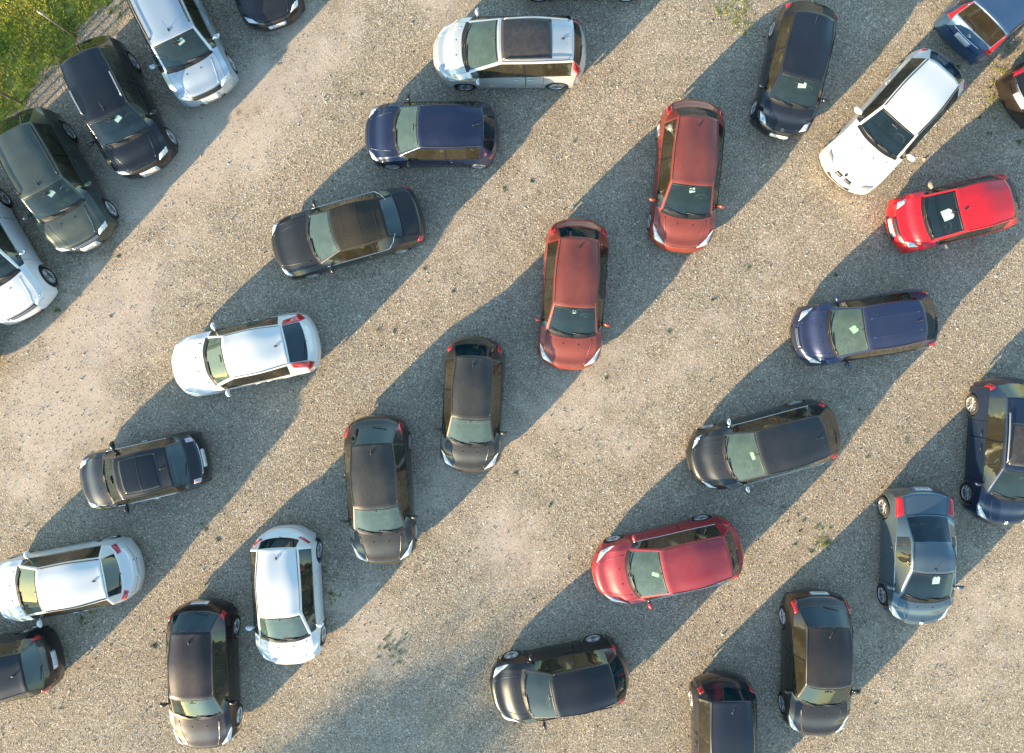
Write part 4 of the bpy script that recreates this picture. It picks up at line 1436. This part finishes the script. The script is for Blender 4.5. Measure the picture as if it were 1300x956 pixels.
# little weeds on the gravel, one mass of ground cover
spots = [(415, 727, .10), (420, 757, .10), (420, 752, .06), (495, 826, .18), (500, 815, .12), (1045, 683, .16), (1020, 660, .05), (1035, 668, .06), (1010, 690, .05), (1030, 700, .06), (1050, 690, .08),
         (995, 645, .05), (1000, 662, .05), (1015, 675, .05), (730, 180, .04), (148, 12, .16), (930, 20, .22), (945, 35, .16), (915, 15, .12), (938, 10, .14), (1275, 100, .14), (1262, 120, .14), (1268, 135, .12),
         (1245, 150, .05), (1255, 170, .06), (1240, 70, .08), (1215, 85, .08), (640, 240, .06), (675, 230, .05), (500, 205, .04), (460, 120, .04), (150, 325, .05), (72, 395, .07), (82, 370, .05),
         (113, 790, .12), (120, 775, .10), (105, 785, .07), (195, 820, .08), (255, 665, .05), (277, 685, .05), (260, 672, .05), (430, 240, .03), (575, 370, .05), (382, 480, .04), (985, 600, .05),
         (905, 380, .05), (850, 420, .05), (770, 480, .06), (655, 600, .05), (700, 640, .04), (540, 340, .06), (480, 420, .06), (950, 340, .04), (1090, 520, .06), (1150, 560, .05), (1100, 580, .06),
         (320, 30, .05), (80, 30, .1), (110, 120, .09), (140, 60, .07), (35, 245, .07), (57, 215, .08), (1165, 310, .05), (1060, 350, .05), (520, 480, .06), (500, 420, .05), (1295, 180, .08), (1280, 60, .1)]
C, Tn, Hh = [], [], []
rg = np.random.default_rng(9)
for (px, py, r) in spots:
    nc = max(1, int(11 * (r / .1) ** 1.6))
    r = r * (1.25 if r > .09 else .8)
    for _ in range(nc):
        k = int(rg.integers(5, 60))
        c = world(px, py) + rg.normal(0, r * (1.1 if r > .09 else .6), 2) + rg.normal(0, rg.uniform(.01, .045), (k, 2))
        C.append(c); Tn.append(np.clip(rg.normal(.15 if r < .11 else .55, .2, k), 0, 1)); Hh.append(rg.uniform(.006, .035, k))
for _ in range(220):
    c0 = np.array([rg.uniform(-16, 16), rg.uniform(-13, 11)])
    k = int(rg.integers(6, 40))
    C.append(c0 + rg.normal(0, rg.uniform(.01, .035), (k, 2))); Tn.append(np.clip(rg.normal(rg.choice([.1, .5]), .15, k), 0, 1)); Hh.append(rg.uniform(.006, .03, k))
C = np.concatenate(C)
blades(C, np.concatenate(Hh), np.full(len(C), .009), np.concatenate(Tn), .9, 'weeds', GRASS, 12)

# fence: posts and woven wire
span = float(np.linalg.norm(FA - FB))
fence = bpy.data.objects.new('wire_fence', None)
COL.objects.link(fence)
fence.location = (FA[0], FA[1], 0)
fence.rotation_euler = (0, 0, math.atan2(fd[1], fd[0]))
tag(fence, 'thin wire mesh fence between the grass verge and the gravel', 'fence')
FH = 1.55
n_sp = 4
x0, x1 = -span * 3, span * 3
for k in range(-3, 4):
    V1, F1 = tube_geo([(k * span, 0, 0), (k * span, 0, FH + .12)], .034, 10)
    V2, F2 = tube_geo([(k * span, 0, FH + .12), (k * span, 0, FH + .14)], [.040, .028], 10)
    mesh_obj('post', *join_geo([(V1, F1), (V2, F2)]), M['post'], fence)
Vw, Fw = [], []
def wire_seg(a, b, r=.0011):
    a = np.array(a, float); b = np.array(b, float); d = (b - a) / np.linalg.norm(b - a)
    s = np.array([0, 1.0, 0]); t_ = np.cross(d, s)
    o = len(Vw)
    for p in (a, b):
        for an in (0, 2.094, 4.189):
            Vw.append(p + r * (math.cos(an) * s + math.sin(an) * t_))
    for i in range(3):
        j = (i + 1) % 3
        Fw.append((o + i, o + j, o + 3 + j, o + 3 + i))
cell = .075
x = x0 - FH
while x < x1:
    for sgn in (1, -1):
        xa, xb = (x, x + FH) if sgn > 0 else (x + FH, x)
        za, zb_ = .03, FH
        # clip to the ends
        pa, pb = np.array([xa, 0, za]), np.array([xb, 0, zb_])
        t0, t1 = 0.0, 1.0
        d = pb[0] - pa[0]
        for lim, s in ((x0, 1), (x1, -1)):
            if abs(d) > 1e-6:
                tt = (lim - pa[0]) / d
                if (pa[0] - lim) * s < 0: t0 = max(t0, tt)
                if (pb[0] - lim) * s < 0: t1 = min(t1, tt)
        if t1 - t0 > .02:
            wire_seg(pa + (pb - pa) * t0, pa + (pb - pa) * t1)
    x += cell
mesh_obj('wire_mesh', Vw, Fw, M['wire'], fence)
for z in (.06, .8, FH - .02):
    mesh_obj('tension_wire', *tube_geo([(x0, .004, z), (x1, .004, z)], .003, 5), M['wire'], fence)

# assumed broadleaf tree, out of view, added to cast the soft shade along the bottom
def assumed_shade_tree():
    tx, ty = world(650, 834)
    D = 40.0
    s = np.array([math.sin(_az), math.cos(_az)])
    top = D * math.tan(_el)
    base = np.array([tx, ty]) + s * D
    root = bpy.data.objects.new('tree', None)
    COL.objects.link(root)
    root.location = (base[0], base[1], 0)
    tag(root, 'assumed round broadleaf tree out of view, added to shade the bottom of the lot', 'tree')
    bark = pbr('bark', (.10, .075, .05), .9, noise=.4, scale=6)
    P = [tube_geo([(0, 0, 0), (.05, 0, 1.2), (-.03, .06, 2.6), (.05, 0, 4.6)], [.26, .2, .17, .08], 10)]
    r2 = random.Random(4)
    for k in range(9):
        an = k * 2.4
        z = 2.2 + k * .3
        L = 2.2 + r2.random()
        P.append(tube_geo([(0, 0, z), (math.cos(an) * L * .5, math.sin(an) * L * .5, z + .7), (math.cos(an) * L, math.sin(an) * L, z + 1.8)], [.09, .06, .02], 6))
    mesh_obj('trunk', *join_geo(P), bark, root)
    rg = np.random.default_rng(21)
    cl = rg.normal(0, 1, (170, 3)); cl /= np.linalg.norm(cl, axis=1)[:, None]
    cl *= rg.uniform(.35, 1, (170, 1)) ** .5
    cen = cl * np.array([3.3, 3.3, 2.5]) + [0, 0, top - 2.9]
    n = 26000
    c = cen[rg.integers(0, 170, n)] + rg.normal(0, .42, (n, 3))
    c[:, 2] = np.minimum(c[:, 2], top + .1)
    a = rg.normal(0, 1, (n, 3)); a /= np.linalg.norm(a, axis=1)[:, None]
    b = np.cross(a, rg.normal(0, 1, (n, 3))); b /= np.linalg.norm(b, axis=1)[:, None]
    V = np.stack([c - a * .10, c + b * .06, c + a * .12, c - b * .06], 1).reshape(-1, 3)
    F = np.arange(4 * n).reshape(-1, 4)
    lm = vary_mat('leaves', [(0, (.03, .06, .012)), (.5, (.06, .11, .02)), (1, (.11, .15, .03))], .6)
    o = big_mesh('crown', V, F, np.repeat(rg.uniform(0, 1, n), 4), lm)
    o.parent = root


assumed_shade_tree()
for c in exec_cars:
    build_car(c)
